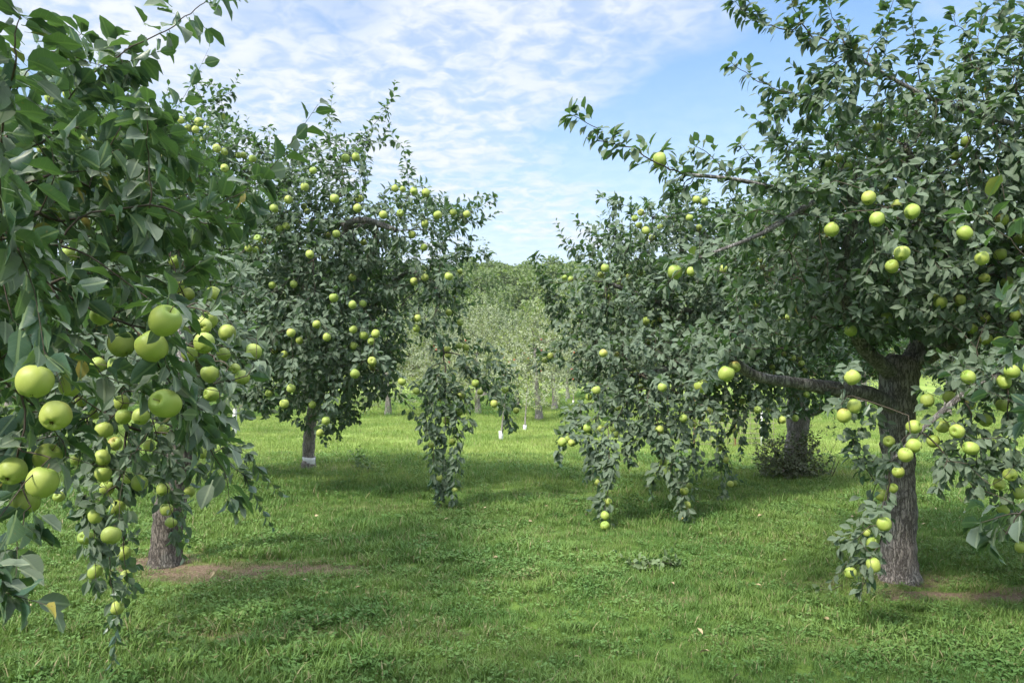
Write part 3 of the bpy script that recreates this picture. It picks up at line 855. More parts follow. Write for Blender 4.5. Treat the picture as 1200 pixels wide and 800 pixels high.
build_tree("Big apple tree whose trunk stands among brown suckers beside the wire fence",
           P(930,556,12.0) * [1, 1, 0], T((930,560,12,.20),(932,530,12,.17),(935,500,12,.165),(935,470,12,.16),(930,440,11.8,.15)),
           [T((932,478,11.9,.055),(955,484,11.6,.04),(985,462,11.2,.03),(1020,440,11,.02)),
            T((930,450,11.8,.09),(880,400,11,.07),(820,370,10.2,.055),(760,350,9.6,.04),(710,330,9.3,.025)),
            T((930,450,11.8,.09),(860,430,10.8,.06),(800,430,9.6,.045),(750,440,8.7,.03)),
            T((930,445,11.8,.09),(900,370,11.2,.07),(850,300,10.6,.05),(800,260,10,.035),(765,255,9.7,.02)),
            T((930,445,11.8,.08),(940,350,11.6,.06),(930,280,11.2,.04))],
           [(735,300,55,36,9.5,.8),(790,262,55,32,9.6,.7),(715,355,52,50,9.2,.9),(820,340,95,70,9.8,1.4),(765,425,90,50,9,1.1),(855,420,80,50,10,1.2),
            (735,475,50,36,8.4,.6),(800,485,45,34,8.4,.6),(690,410,36,50,9,.6),(900,300,90,70,10.4,1.5),(935,425,60,40,10.6,1.0),(865,470,48,18,9.6,.6),
            (680,490,26,28,8.4,.3),(780,530,18,20,8,.3),(1000,400,70,50,11.4,1.1),(690,300,22,20,9.6,.4),(655,350,18,34,9.6,.4),(930,470,50,18,10.4,.5)],
           [[(700,490,8),(700,550,7.7),(710,622,7.7)],[(712,500,7.9),(714,560,7.6),(706,605,7.6)],[(795,500,8),(800,550,7.8),(806,595,7.7)],[(690,500,8),(692,545,7.8)],[(770,500,8),(785,550,7.8),(802,600,7.8)],[(815,500,8.2),(812,540,8.1)],[(845,490,9),(842,530,9),(852,592,9)],
            [(680,480,8.3),(668,505,8),(655,530,7.8)],[(735,490,8.2),(740,540,8)],[(690,400,9.4),(650,375,9.5),(635,320,9.6)],[(665,400,9.4),(640,420,9.4),(628,430,9.4)],
            [(670,360,9.5),(640,345,9.5),(628,300,9.6)],[(790,265,9.7),(745,245,9.7),(703,232,9.7)],[(720,300,9.5),(690,270,9.5),(680,262,9.5)],[(740,290,9.5),(715,262,9.5),(722,235,9.6)],
            [(690,300,9.5),(668,290,9.5),(662,283,9.5)],[(830,250,9.8),(825,215,9.8),(815,195,9.8)],[(850,250,9.9),(860,220,9.9),(852,195,9.9)],[(800,255,9.7),(790,215,9.7),(780,205,9.7)],
            [(760,510,8),(735,520,8)],[(880,250,10),(890,215,10)],[(775,545,7.9),(765,560,7.9)],[(900,480,9.8),(895,505,9.8)],[(865,490,9.3),(868,515,9.3)]],
           ap_d, .19, .104, 1, 60, dclip=(7.4, 10.4), front=2.2, asize=80.0, seed=47, group="apple trees of the right row", weep_below=1.0, shoots=.5, up_shoot=.8)

# --- tree beside the camera on the right: a few near leaves
zr_trunk = [(np.array([3.3, -.3, -.05]), .17), (np.array([3.28, -.25, .6]), .14), (np.array([3.2, -.2, 1.3]), .13), (np.array([3.1, -.1, 1.9]), .11)]
zr_limbs = [[(np.array([3.2, -.2, 1.3]), .06), (np.array([2.6, .8, 1.6]), .04), (np.array([2.0, 1.6, 1.5]), .022), (np.array([1.6, 2.0, 1.35]), .010)],
            [(np.array([3.1, -.1, 1.8]), .06), (np.array([2.7, 1.0, 2.4]), .04), (np.array([2.2, 1.9, 2.5]), .02)],
            [(np.array([3.1, -.1, 1.8]), .06), (np.array([2.8, -.9, 2.7]), .04), (np.array([2.2, -1.5, 3.2]), .02)]]
build_tree("Apple tree at the right edge showing only a few large near leaves",
           (3.3, -.3, 0), zr_trunk, zr_limbs,
           [(1290,300,70,100,2.3,.4),(1300,470,60,60,2.2,.3)],
           [[(1290,570,2.0),(1230,590,1.95),(1185,602,1.9),(1150,612,1.9)],[(1195,602,1.9),(1180,625,1.9)],[(1180,603,1.9),(1165,632,1.9)],[(1280,360,2.3),(1220,320,2.3),(1185,280,2.3),(1140,250,2.3)],
            [(1230,330,2.3),(1195,330,2.3)],[(1240,400,2.3),(1190,410,2.3)],[(1210,330,2.3),(1200,345,2.3)]],
           [(1212,432,24)], .14, .080, 2, 40, dclip=(1.9, 3.2), shoots=.3, wblobs=[(3.4,-1.2,2.6,1.8,1.5,1.2),(3.6,1.2,3.3,1.2,1.6,.9),(1.6,-2.0,3.2,1.4,1.2,.7)],
           leaf='leaf_near', front=.4, asize=69.0, seed=55, group="apple trees of the right row")


for fin in DEFER: fin()


# ------------------------------------------------------------------ ground
def smooth(x, a, b):
    t = np.clip((x - a) / (b - a), 0, 1); return t * t * (3 - 2 * t)


def ground_z(x, y):
    z = 0.018 * np.sin(x * 1.3 + 1) * np.cos(y * 1.1) + 0.012 * np.sin(x * 3.1 + y * 2.3)
    z = z + 0.03 * np.sin(x * .35 + y * .2)
    hill = 16.5 * smooth(y, 62, 175) * (1 + 0.10 * np.sin(x * .035 + 1.0)) + 8 * smooth(y, 170, 420)
    return z + hill


DRY = [(-2.2, 6.05, 1.4, .42, .62), (-3.1, 6.3, .5, .4, .8), (3.4, 5.35, 1.1, .25, .65), (3.1, 5.8, .5, .35, .6), (-1.6, 4.55, .9, .16, .45), (1.15, 5.1, .5, .14, .4),
       (-1.0, 6.9, .8, .16, .3), (-3.0, 12.4, 1.2, .5, .35), (5.3, 12, 1.5, .6, .4), (-.1, 5.6, .8, .15, .35), (2.5, 7.0, .9, .2, .2), (-.6, 4.5, .7, .18, .35), (1.6, 4.3, .6, .12, .35), (2.3, 5.6, .7, .14, .35), (-.9, 5.3, .35, .12, .4), (.4, 7.4, 1.2, .2, .3), (-1.5, 8.6, 1.1, .25, .3), (.6, 9.8, 1.6, .3, .25)]


def dry_mask(x, y):
    m = np.zeros_like(x)
    wob = .35 * np.sin(x * 5.1 + y * 3) + .25 * np.sin(x * 11.3 - y * 17) + .2 * np.sin(y * 23 + x * 4)
    for cx_, cy_, rx, ry, s in DRY:
        r = np.sqrt(((x - cx_) / rx) ** 2 + ((y - cy_) / ry) ** 2) + wob * .35
        m = np.maximum(m, s * (1 - smooth(r + .22 * np.sin(x * 31 + 5 * np.sin(y * 9)) * np.sin(y * 37 + x * 6), .25, 1.35)))
    return m


def build_ground():
    n = 420
    u = np.linspace(-1, 1, n)
    xs = np.sinh(u * 5.2) / np.sinh(5.2) * 420
    v = np.linspace(0, 1, n)
    ys = -25 + 25 * v / .08
    ys = np.where(v < .08, -25 + 26 * v / .08, 1 + (np.exp((v - .08) / .92 * 5.0) - 1) / (math.e ** 5 - 1) * 560)
    X, Y = np.meshgrid(xs, ys)
    Z = ground_z(X, Y)
    V = np.stack([X, Y, Z], -1).reshape(-1, 3)
    i = np.arange(n - 1)[:, None] * n + np.arange(n - 1)[None]
    F = np.stack([i, i + 1, i + n + 1, i + n], -1).reshape(-1, 4)
    m, nn, out = new_mat("orchard turf")
    pos = nn.add('ShaderNodeNewGeometry').outputs['Position']
    at = nn.add('ShaderNodeAttribute', attribute_name='dry').outputs['Fac']
    n1 = nn.noise(pos, .6, 4.0); n2 = nn.noise(pos, 9.0, 5.0, .7); n3 = nn.noise(pos, 40.0, 3.0, .7)
    g = nn.mix(nn.ramp(n1, .35, .65), (0.085, 0.15, 0.028), (0.13, 0.20, 0.04))
    g = nn.mix(nn.ramp(n2, .4, .7), g, (0.06, 0.10, 0.022))
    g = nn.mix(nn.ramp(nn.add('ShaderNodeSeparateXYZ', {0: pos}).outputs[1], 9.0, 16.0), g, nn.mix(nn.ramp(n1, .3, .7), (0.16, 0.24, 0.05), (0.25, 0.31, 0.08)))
    d = nn.mix(nn.ramp(n3, .3, .7), (0.11, 0.075, 0.05), (0.22, 0.16, 0.11))
    f = nn.math('ADD', at, nn.math('MULTIPLY', nn.math('SUBTRACT', n2, .5), .6))
    g = nn.mix(nn.ramp(f, .25, .6), g, d)
    bp = nn.add('ShaderNodeBump', {'Strength': .8, 'Distance': .03, 'Height': nn.math('ADD', n2, n3)})
    pr = nn.add('ShaderNodeBsdfPrincipled', {'Base Color': g, 'Roughness': .95, 'Specular IOR Level': .1, 'Normal': bp.outputs[0]})
    nn.l.new(pr.outputs[0], out.inputs[0])
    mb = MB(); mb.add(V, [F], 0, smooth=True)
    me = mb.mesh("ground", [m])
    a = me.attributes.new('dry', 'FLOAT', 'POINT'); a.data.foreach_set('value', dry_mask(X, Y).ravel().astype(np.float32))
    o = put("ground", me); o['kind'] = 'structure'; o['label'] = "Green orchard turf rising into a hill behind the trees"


build_ground()


# ------------------------------------------------------------------ grass (stuff, instanced tufts)
def grass_material(name, c1, c2, dry, trans):
    m, n, out = new_mat(name)
    geo = n.add('ShaderNodeNewGeometry')
    pos = geo.outputs['Position']
    tint = n.add('ShaderNodeAttribute', attribute_name='dry', attribute_type='INSTANCER').outputs['Fac']
    big_ = n.noise(pos, .45, 4.0, .6)
    sm_ = n.noise(pos, 3.0, 3.0, .6)
    oi = n.add('ShaderNodeObjectInfo').outputs['Random']
    col = n.mix(n.ramp(n.math('ADD', n.math('MULTIPLY', big_, .6), n.math('MULTIPLY', sm_, .4)), .38, .62), c1, c2)
    rp = geo.outputs['Random Per Island']
    col = n.mix(n.math('MULTIPLY', rp, .45), col, tuple(x * .55 for x in c1))
    straw = n.math('GREATER_THAN', n.math('ADD', rp, n.math('MULTIPLY', tint, .75)), .945)
    col = n.mix(n.math('MULTIPLY', straw, .85), col, dry)
    pr = n.add('ShaderNodeBsdfPrincipled', {'Base Color': col, 'Roughness': .6, 'Specular IOR Level': .25})
    tr = n.add('ShaderNodeBsdfTranslucent', {'Color': n.mix(.5, col, tuple(trans))})
    mx = n.add('ShaderNodeMixShader', {0: .25, 1: pr.outputs[0], 2: tr.outputs[0]})
    n.l.new(mx.outputs[0], out.inputs[0])
    return m


M['grass'] = grass_material("grass blades", (0.10, 0.20, 0.045), (0.20, 0.30, 0.07), (0.33, 0.27, 0.15), (.2, .3, .03))
M['sward'] = grass_material("far sward", (0.17, 0.27, 0.055), (0.31, 0.38, 0.10), (0.36, 0.32, 0.17), (.25, .33, .05))
M['clover'] = grass_material("broad weed leaves", (0.10, 0.20, 0.05), (0.17, 0.28, 0.075), (0.20, 0.2, 0.08), (.15, .28, .03))


def blades(mb, n, spread, h0, h1, wd, lean=.45, mat=0, seg=2):
    a = rng.uniform(0, 6.28, n); r = spread * np.sqrt(rng.uniform(0, 1, n))
    base = np.stack([r * np.cos(a), r * np.sin(a), np.full(n, -.004)], 1)
    h = rng.uniform(h0, h1, n); az = rng.uniform(0, 6.28, n); ln = rng.uniform(.1, 1, n) * lean
    dirh = np.stack([np.cos(az), np.sin(az), np.zeros(n)], 1)
    sa = az + 1.57 + rng.uniform(-.6, .6, n)
    side = np.stack([np.cos(sa), np.sin(sa), np.zeros(n)], 1)
    w_ = wd * rng.uniform(.7, 1.3, n)
    rows = []
    for t in np.linspace(0, 1, seg + 1):
        c = base + dirh * (h * ln * t ** 1.6)[:, None] + np.array([0, 0, 1.0]) * (h * t * (1 - .35 * ln * t))[:, None]
        if t < 1:
            ww = (w_ * (1 - .45 * t))[:, None]
            rows += [c - side * ww * .5, c + side * ww * .5]
        else: rows += [c]
    V = np.stack(rows, 1); k = V.shape[1]
    off = (np.arange(n) * k)[:, None, None]
    q = []
    for i in range(seg - 1): q.append((2 * i, 2 * i + 1, 2 * i + 3, 2 * i + 2))
    tri = np.array([[2 * seg - 2, 2 * seg - 1, 2 * seg]])
    fs = [(tri[None] + off).reshape(-1, 3)]
    if q: fs.append((np.array(q)[None] + off).reshape(-1, 4))
    mb.add(V.reshape(-1, 3), fs, mat)


src = bpy.data.collections.new("tuft sources")


def source(name, mb, mats):
    o = bpy.data.objects.new(name, mb.mesh(name, mats)); src.objects.link(o); return o


names = []
for i in range(4):                       # fine mown grass
    mb = MB(); blades(mb, 50, .085, .025, .068, .0042, 1.0)
    source("a%d_tuft" % i, mb, [M['grass']])
for i in range(2):                       # coarse grass
    mb = MB(); blades(mb, 40, .07, .05, .13, .0062, 1.0, seg=3)
    source("b%d_tuft" % i, mb, [M['grass']])
for i in range(3):                       # broad weeds: rosettes of small leaves
    mb = MB()
    n_ = 26
    a_ = rng.uniform(0, 6.28, n_); r_ = .075 * np.sqrt(rng.uniform(0, 1, n_))
    p_ = np.stack([r_ * np.cos(a_), r_ * np.sin(a_), rng.uniform(.01, .05, n_)], 1)
    d_ = np.stack([np.cos(a_ + rng.normal(0, .8, n_)), np.sin(a_ + rng.normal(0, .8, n_)), rng.uniform(-.1, .8, n_)], 1)
    add_leaves(mb, p_, d_, np.tile([0, 0, 1.0], (n_, 1)) + rng.normal(0, .3, (n_, 3)), rng.uniform(.016, .042, n_), 1, 0, 1.0)
    blades(mb, 12, .08, .03, .07, .004, .9)
    source("c%d_tuft" % i, mb, [M['clover']])
mb = MB()                                # dry tuft
blades(mb, 34, .09, .012, .045, .0035, 1.6)
source("d0_tuft", mb, [M['grass']])
for i in range(2):                       # far sward patch, larger and sparser
    mb = MB(); blades(mb, 60, .28, .04, .11, .011, .8, seg=1)
    source("e%d_tuft" % i, mb, [M['sward']])
for i in range(2):                       # tall rough weeds at the far rows
    mb = MB()
    n_ = 60
    a_ = rng.uniform(0, 6.28, n_); r_ = .25 * np.sqrt(rng.uniform(0, 1, n_))
    p_ = np.stack([r_ * np.cos(a_), r_ * np.sin(a_), rng.uniform(.03, .45, n_)], 1)
    d_ = np.stack([np.cos(a_), np.sin(a_), rng.uniform(-.1, 1.2, n_)], 1)
    add_leaves(mb, p_, d_, np.tile([0, 0, 1.0], (n_, 1)) + rng.normal(0, .3, (n_, 3)), rng.uniform(.06, .12, n_), 0, 0, .9)
    blades(mb, 40, .25, .15, .5, .012, .6)
    source("f%d_tuft" % i, mb, [M['clover']])
# index order follows the names: a0-3, b0-1 (4,5), c0-2 (6,7,8), d0 (9), e0-1 (10,11), f0-1 (12,13)


def frustum_points(d0, d1, dens, wide=1.12, margin=.5):
    area = (0.72 * wide * 2) * (d1 ** 2 - d0 ** 2) / 2 + 2 * margin * (d1 - d0)
    n = int(area * dens)
    d = np.sqrt(rng.uniform(d0 ** 2, d1 ** 2, n))
    x = rng.uniform(-1, 1, n) * (0.72 * wide * d + margin)
    return x, d


def patch(x, y, s, a, b):
    return np.sin(x * s + a + 1.7 * np.sin(y * s * .7 + b)) * np.cos(y * s * 1.1 + b + 1.3 * np.sin(x * s * .6 + a))


def build_grass():
    px_, py_, sc_, id_ = [], [], [], []
    for d0, d1, dens, s0, s1 in ((3.1, 6, 330, .75, 1.15), (6, 9, 210, .85, 1.3), (9, 15, 80, 1.0, 1.6)):
        x, y = frustum_points(d0, d1, dens)
        k = rng.uniform(0, 1, len(x))
        dm = dry_mask(x, y)
        wm = .5 + .5 * patch(x, y, 1.6, .4, 1.9) + .35 * patch(x, y, 5.1, 2.2, .3)
        wm = np.where(y < 7, wm + .15, wm - .15)
        idx = rng.integers(0, 4, len(x))
        idx = np.where(k < .12 + .1 * (patch(x, y, 2.3, 3, 1) > .3), rng.integers(4, 6, len(x)), idx)
        idx = np.where(rng.uniform(0, 1, len(x)) < np.clip(wm * .38 - .05, 0.02, .45), rng.integers(6, 9, len(x)), idx)
        idx = np.where((dm > .3) & (rng.uniform(0, 1, len(x)) < dm), 9, idx)
        keep = rng.uniform(0, 1, len(x)) > dm * .62
        s = rng.uniform(s0, s1, len(x)) * (1 - .45 * dm) * (1 + .25 * patch(x, y, 1.1, 5, 2))
        px_.append(x[keep]); py_.append(y[keep]); sc_.append(s[keep]); id_.append(idx[keep])
    x, y = frustum_points(10.5, 34, 14)
    px_.append(x); py_.append(y); sc_.append(rng.uniform(.8, 1.4, len(x))); id_.append(rng.integers(10, 12, len(x)))
    x, y = frustum_points(34, 62, 4)
    px_.append(x); py_.append(y); sc_.append(rng.uniform(1.2, 2.2, len(x))); id_.append(rng.integers(10, 12, len(x)))
    x, y = frustum_points(26, 60, 1.3)
    keep = patch(x, y, .25, 1, 2) + .7 * np.cos((y - 29) * 1.05) > .15
    px_.append(x[keep]); py_.append(y[keep]); sc_.append(rng.uniform(.5, 1.1, keep.sum())); id_.append(rng.integers(12, 14, keep.sum()))
    x, y, s, idx = map(np.concatenate, (px_, py_, sc_, id_))
    z = ground_z(x, y)
    n = len(x)
    print("GRASS tufts", n)
    me = bpy.data.meshes.new("grass")
    me.vertices.add(n); me.vertices.foreach_set('co', np.stack([x, y, z], 1).astype(np.float32).ravel())
    for nm, ty, val in (('dry', 'FLOAT', dry_mask(x, y)), ('sc', 'FLOAT', s), ('rz', 'FLOAT', rng.uniform(0, 6.28, n)), ('pick', 'INT', idx)):
        a = me.attributes.new(nm, ty, 'POINT')
        a.data.foreach_set('value', val.astype(np.int32 if ty == 'INT' else np.float32))
    o = put("grass", me); o['kind'] = 'stuff'; o['label'] = "Short green grass and clover covering the orchard floor"
    o['category'] = 'grass'
    ng = bpy.data.node_groups.new("scatter", 'GeometryNodeTree')
    ng.interface.new_socket("Geometry", in_out='INPUT', socket_type='NodeSocketGeometry')
    ng.interface.new_socket("Geometry", in_out='OUTPUT', socket_type='NodeSocketGeometry')
    N, L = ng.nodes, ng.links
    gi = N.new('NodeGroupInput'); go = N.new('NodeGroupOutput')
    ci = N.new('GeometryNodeCollectionInfo'); ci.inputs['Collection'].default_value = src
    ci.inputs['Separate Children'].default_value = True; ci.inputs['Reset Children'].default_value = True
    mp = N.new('GeometryNodeMeshToPoints'); L.new(gi.outputs[0], mp.inputs[0])
    ip = N.new('GeometryNodeInstanceOnPoints'); ip.inputs['Pick Instance'].default_value = True
    L.new(mp.outputs[0], ip.inputs['Points']); L.new(ci.outputs[0], ip.inputs['Instance'])

    def attr(nm, ty):
        q = N.new('GeometryNodeInputNamedAttribute'); q.data_type = ty; q.inputs[0].default_value = nm
        return q.outputs[0]
    L.new(attr('pick', 'INT'), ip.inputs['Instance Index'])
    cb = N.new('ShaderNodeCombineXYZ'); L.new(attr('rz', 'FLOAT'), cb.inputs[2])
    L.new(cb.outputs[0], ip.inputs['Rotation'])
    L.new(attr('sc', 'FLOAT'), ip.inputs['Scale'])
    L.new(ip.outputs[0], go.inputs[0])
    md = o.modifiers.new("scatter", 'NODES'); md.node_group = ng


build_grass()


# ------------------------------------------------------------------ far rows of trees
def far_tree_meshes(seed, r, h, nleaf_m, leaf_mat, leaf_size, spacing, bark='bark', low=.9, tr=.12, lean=0.0):
    st = rng.bit_generator.state
    z0 = low
    trunk = [(np.array([0, 0, -.05]), tr * 1.2), (np.array([lean * .3, 0, .6]), tr), (np.array([lean, .05, 1.2]), tr * .85), (np.array([lean * 1.3, 0, h * .55]), tr * .5)]
    mbt = MB()
    q = smooth_path([list(p) + [rr] for p, rr in trunk], .12)
    tube_path(mbt, q[:, :3], q[:, 3], 12, 0, .08, .4, seed)
    rg = np.random.default_rng(seed)
    blobs = []
    for k in range(7):
        a = k * 2.4 + seed; rad = r * rg.uniform(.3, .65)
        blobs.append((rad * math.cos(a), rad * math.sin(a), rg.uniform(z0 + .35, h - .7), r * rg.uniform(.38, .55), r * rg.uniform(.38, .55), (h - z0) * rg.uniform(.2, .32)))
    blobs.append((0, 0, (h + z0) / 2, r * .6, r * .6, (h - z0) * .45))
    att = world_blobs(blobs, spacing)
    me, n = crown_mesh("crown", q[len(q) // 2:, :3], att, leaf_size, 0, M[leaf_mat], nleaf_m, shoots=.5, sides=3, tip_r=.0022, bf=.3, shoot_len=(.2, .5), up_shoot=.9)
    print("FAR variant leaves", n)
    return mbt.mesh("trunk", [M[bark]]), me


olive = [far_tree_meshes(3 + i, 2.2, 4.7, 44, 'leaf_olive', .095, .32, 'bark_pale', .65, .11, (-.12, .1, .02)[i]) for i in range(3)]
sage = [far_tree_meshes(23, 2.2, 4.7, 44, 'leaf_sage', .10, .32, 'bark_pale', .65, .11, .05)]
green = [far_tree_meshes(13 + i, 2.3, 4.4, 28, 'leaf', .09, .34, 'bark', .8, .14, (.1, -.08)[i]) for i in range(2)]
REDA = apple_mesh("apple", 900, 10, 8, False); REDA.materials.clear(); REDA.materials.append(M['red_apple'])


def far_tree(px, d, meshes, label, group, rz, sc=1.0, sz=1.0, reds=0, name="apple_tree", cat="apple tree"):
    x = (px - 600) / FPX * d
    r = thing(name, label, cat, (x, d, float(ground_z(np.float64(x), np.float64(d)))), group)
    r.rotation_euler = (0, 0, rz); r.scale = (sc, sc, sc * sz)
    put("trunk", meshes[0], r); put("crown", meshes[1], r)
    for k in range(reds):
        a = put("apple", REDA, r)
        an = random.uniform(3.4, 6.0) - rz; rr = random.uniform(1.3, 2.0)
        a.location = (rr * math.cos(an), rr * math.sin(an), random.uniform(1.4, 3.2)); a.scale = (.09, .09, .085)
    return r


G_OL = "pale fruit trees in the far rows"
olist = [(632, 27.0, "Far pale fruit tree with a straight grey trunk in the gap between the two rows", 1.0, 0),
         (650, 34.0, "Far fruit tree whose darker trunk shows just right of the grey one in the gap", 1.0, 12),
         (606, 36.0, "Pale green fruit tree behind the two small saplings in the gap", 1.05, 0),
         (560, 31.0, "Pale fruit tree with red apples behind the long hanging branch", .98, 16),
         (505, 35.0, "Silvery green fruit tree behind the right side of the left row's second crown", 1.05, 0),
         (455, 30.0, "Silvery fruit tree half hidden behind the guarded apple tree's crown", 1.0, 0),
         (700, 40.0, "Pale fruit tree beyond the gap, behind the right row's outer leaves", 1.0, 0),
         (535, 48.0, "Rear pale fruit tree left of the dark round tree", 1.2, 0),
         (665, 50.0, "Rear pale fruit tree right of the dark round tree", 1.1, 0)]
for i, (px, d, lab, sc, reds) in enumerate(olist):
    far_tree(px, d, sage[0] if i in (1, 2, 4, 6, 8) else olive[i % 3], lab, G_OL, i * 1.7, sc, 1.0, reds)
glist = [(285, 36.0, "Far green tree seen left of the guarded trunk, low behind the grass"), (210, 30.0, "Far green tree seen behind the left row's thick dark trunk"),
         (90, 33.0, "Far green tree beyond the grass at the lower left, behind hanging apples"), (10, 38.0, "Farthest left green tree beyond the grass"),
         (820, 36.0, "Far green tree behind the wire fence"), (1010, 34.0, "Far green tree right of the brown suckers, under the bare limb"),
         (1110, 30.0, "Far green tree directly right of the cracked grey trunk"), (1200, 35.0, "Far green tree at the right edge beyond the bright grass"),
         (360, 42.0, "Far green tree directly behind the guarded trunk")]
for i, (px, d, lab) in enumerate(glist):
    far_tree(px, d, green[i % 2], lab, "green trees in the far rows", i * 2.1, 1.0 + .1 * (i % 3))

# outer-row trees left and right, mostly hidden by the front ones
far_tree(1330, 12.5, green[0], "Apple tree at the right edge behind the near hanging apples", "green trees in the far rows", 1.0, 1.0)
far_tree(1215, 20.0, green[1], "Mid-distance green tree at the right edge behind the near hanging apples", "green trees in the far rows", 2.6, 1.0)
far_tree(-90, 11.0, green[1], "Green tree past the left edge behind the leafy branches", "green trees in the far rows", .6, 1.05)
far_tree(60, 19.0, green[0], "Mid-distance green tree behind the leafy branches at the left edge", "green trees in the far rows", 4.0, 1.0)

# tall dark trees before the hill
dark = [far_tree_meshes(31 + i, 4.3, 11.5, 9, 'leaf_dark', .34, .95, 'bark', 1.6, .3) for i in range(2)]
dl = [(566, 58.0, "Tall dark round tree in front of the hill in the gap", .93), (500, 76.0, "Tall dark tree left of the gap, behind the left row's crown", 1.1),
      (735, 78.0, "Tall dark tree behind the right row's outer leaves", .95), (390, 74.0, "Tall dark tree hidden behind the guarded apple tree", 1.0),
      (880, 76.0, "Tall dark tree hidden behind the right row's big crown", 1.0)]
for i, (px, d, lab, sc) in enumerate(dl):
    far_tree(px, d, dark[i % 2], lab, "tall dark trees before the hill", i * 1.3, sc, 1.0, 0, "shade_tree", "tree")


# wooded hill: one far-off mass
def build_forest():
    fs = bpy.data.collections.new("wood sources")
    for i in range(3):
        mb = MB()
        n = 1500
        lob = rng.normal(0, 1, (9, 3)); lob = norm(lob) * rng.uniform(.5, 1.0, (9, 1)) * np.array([2.4, 2.4, 2.6]); lob[:, 2] += 5
        c = lob[rng.integers(0, 9, n)]
        v = norm(rng.normal(0, 1, (n, 3))); v[:, 2] = np.where(v[:, 2] < -.4, -v[:, 2], v[:, 2])
        p = c + v * rng.uniform(1.2, 1.7, (n, 1))
        add_leaves(mb, p, norm(v + rng.normal(0, .8, (n, 3))), v + np.array([0, 0, .6]), rng.uniform(.3, .6, n), 0, 0, 1.5)
        tube_path(mb, [(0, 0, -1), (0, 0, 2), (0, 0, 5)], [.28, .22, .1], 6, 1)
        o = bpy.data.objects.new("wood%d" % i, mb.mesh("wood", [M['leaf_wood'], M['twig']])); fs.objects.link(o)
    pts = []
    for y in np.arange(84, 215, 4.2):
        hw = 0.9 * y
        for x in np.arange(-hw, hw, 4.6):
            pts.append((x + random.uniform(-1.6, 1.6), y + random.uniform(-1.8, 1.8)))
    pts = np.array(pts)
    n = len(pts)
    z = ground_z(pts[:, 0], pts[:, 1])
    me = bpy.data.meshes.new("forest")
    me.vertices.add(n); me.vertices.foreach_set('co', np.stack([pts[:, 0], pts[:, 1], z], 1).astype(np.float32).ravel())
    for nm, ty, val in (('sc', 'FLOAT', rng.uniform(.75, 1.25, n)), ('rz', 'FLOAT', rng.uniform(0, 6.28, n)), ('pick', 'INT', rng.integers(0, 3, n))):
        a = me.attributes.new(nm, ty, 'POINT'); a.data.foreach_set('value', val.astype(np.int32 if ty == 'INT' else np.float32))
    o = put("forest", me); o['kind'] = 'stuff'; o['category'] = 'forest'; o['label'] = "Sunlit wood covering the hill behind the orchard"
    ng = bpy.data.node_groups["scatter"].copy()
    for nd in ng.nodes:
        if nd.bl_idname == 'GeometryNodeCollectionInfo': nd.inputs['Collection'].default_value = fs
    md = o.modifiers.new("scatter", 'NODES'); md.node_group = ng


build_forest()


# ------------------------------------------------------------------ trunk guards, saplings, fence, suckers, weeds
def guard_mesh(r, h, slit=.05):
    mb = MB()
    n = 18
    a = np.linspace(.1, 6.18, n)
    V = []
    for z in (0, h * .5, h):
        for rr in (r, r - .004):
            V += [(rr * math.cos(t) * (1 + .03 * math.sin(3 * t + z * 9)), rr * math.sin(t), z + .008 * math.sin(t * 2)) for t in a]
    V = np.array(V)
    F = []
    for lv in range(2):
        o0 = lv * 2 * n; o1 = (lv + 1) * 2 * n
        for j in range(n - 1):
            F.append((o0 + j, o0 + j + 1, o1 + j + 1, o1 + j)); F.append((o0 + n + j + 1, o0 + n + j, o1 + n + j, o1 + n + j + 1))
    for j in range(n - 1):
        F.append((4 * n + j, 4 * n + j + 1, 5 * n + j + 1, 5 * n + j))
    mb.add(V, [np.array(F)], 0, smooth=True)
    return mb


g = put("trunk_guard", guard_mesh(.112, .115).mesh("trunk_guard", [M['guard']]), tb)
g.location = (.0, 0, .10)


def sapling(px, py, d, h, label, gh, spread, leaf, nblob=14, lean=0.0):
    x = (px - 600) / FPX * d
    r = thing("young_tree", label, "young tree", (x, d, float(ground_z(np.float64(x), np.float64(d)))), "young trees with white guards")
    mb = MB(); q = smooth_path([[0, 0, -.03, .03], [lean * .3, 0, h * .3, .022], [lean * .7, .02, h * .6, .016], [lean, 0, h * .9, .008]], .08)
    tube_path(mb, q[:, :3], q[:, 3], 8, 0, .06, .2, 3)
    put("trunk", mb.mesh("trunk", [M['bark_pale']]), r)
    o = put("trunk_guard", guard_mesh(.055, gh).mesh("trunk_guard", [M['guard']]), r); o.location = (0, 0, .0)
    att = world_blobs([(lean * .8, 0, h * .68, spread, spread, h * .3)], .13)
    me, n = crown_mesh("crown", q[len(q) // 3:, :3], att, .075, 1, M[leaf], 22, shoots=.5, sides=3, tip_r=.0015)
    put("crown", me, r)
    return r


sapling(587, 515, 18.5, 1.7, "Young tree with a white guard right of the long hanging branch", .24, .32, 'leaf', lean=.15)
sapling(615, 503, 22.0, 1.5, "Thin young tree with a short white guard, in front of the far grey trunk", .14, .25, 'leaf_olive', lean=.08)
sapling(275, 512, 19.5, 1.75, "Slim young tree with a pale stem and white guard, left of the guarded apple tree", .7, .42, 'leaf_olive', lean=.05)
sapling(672, 474, 41.0, 1.5, "Farthest young tree with a white guard, right of the far trunks", .25, .3, 'leaf_olive')


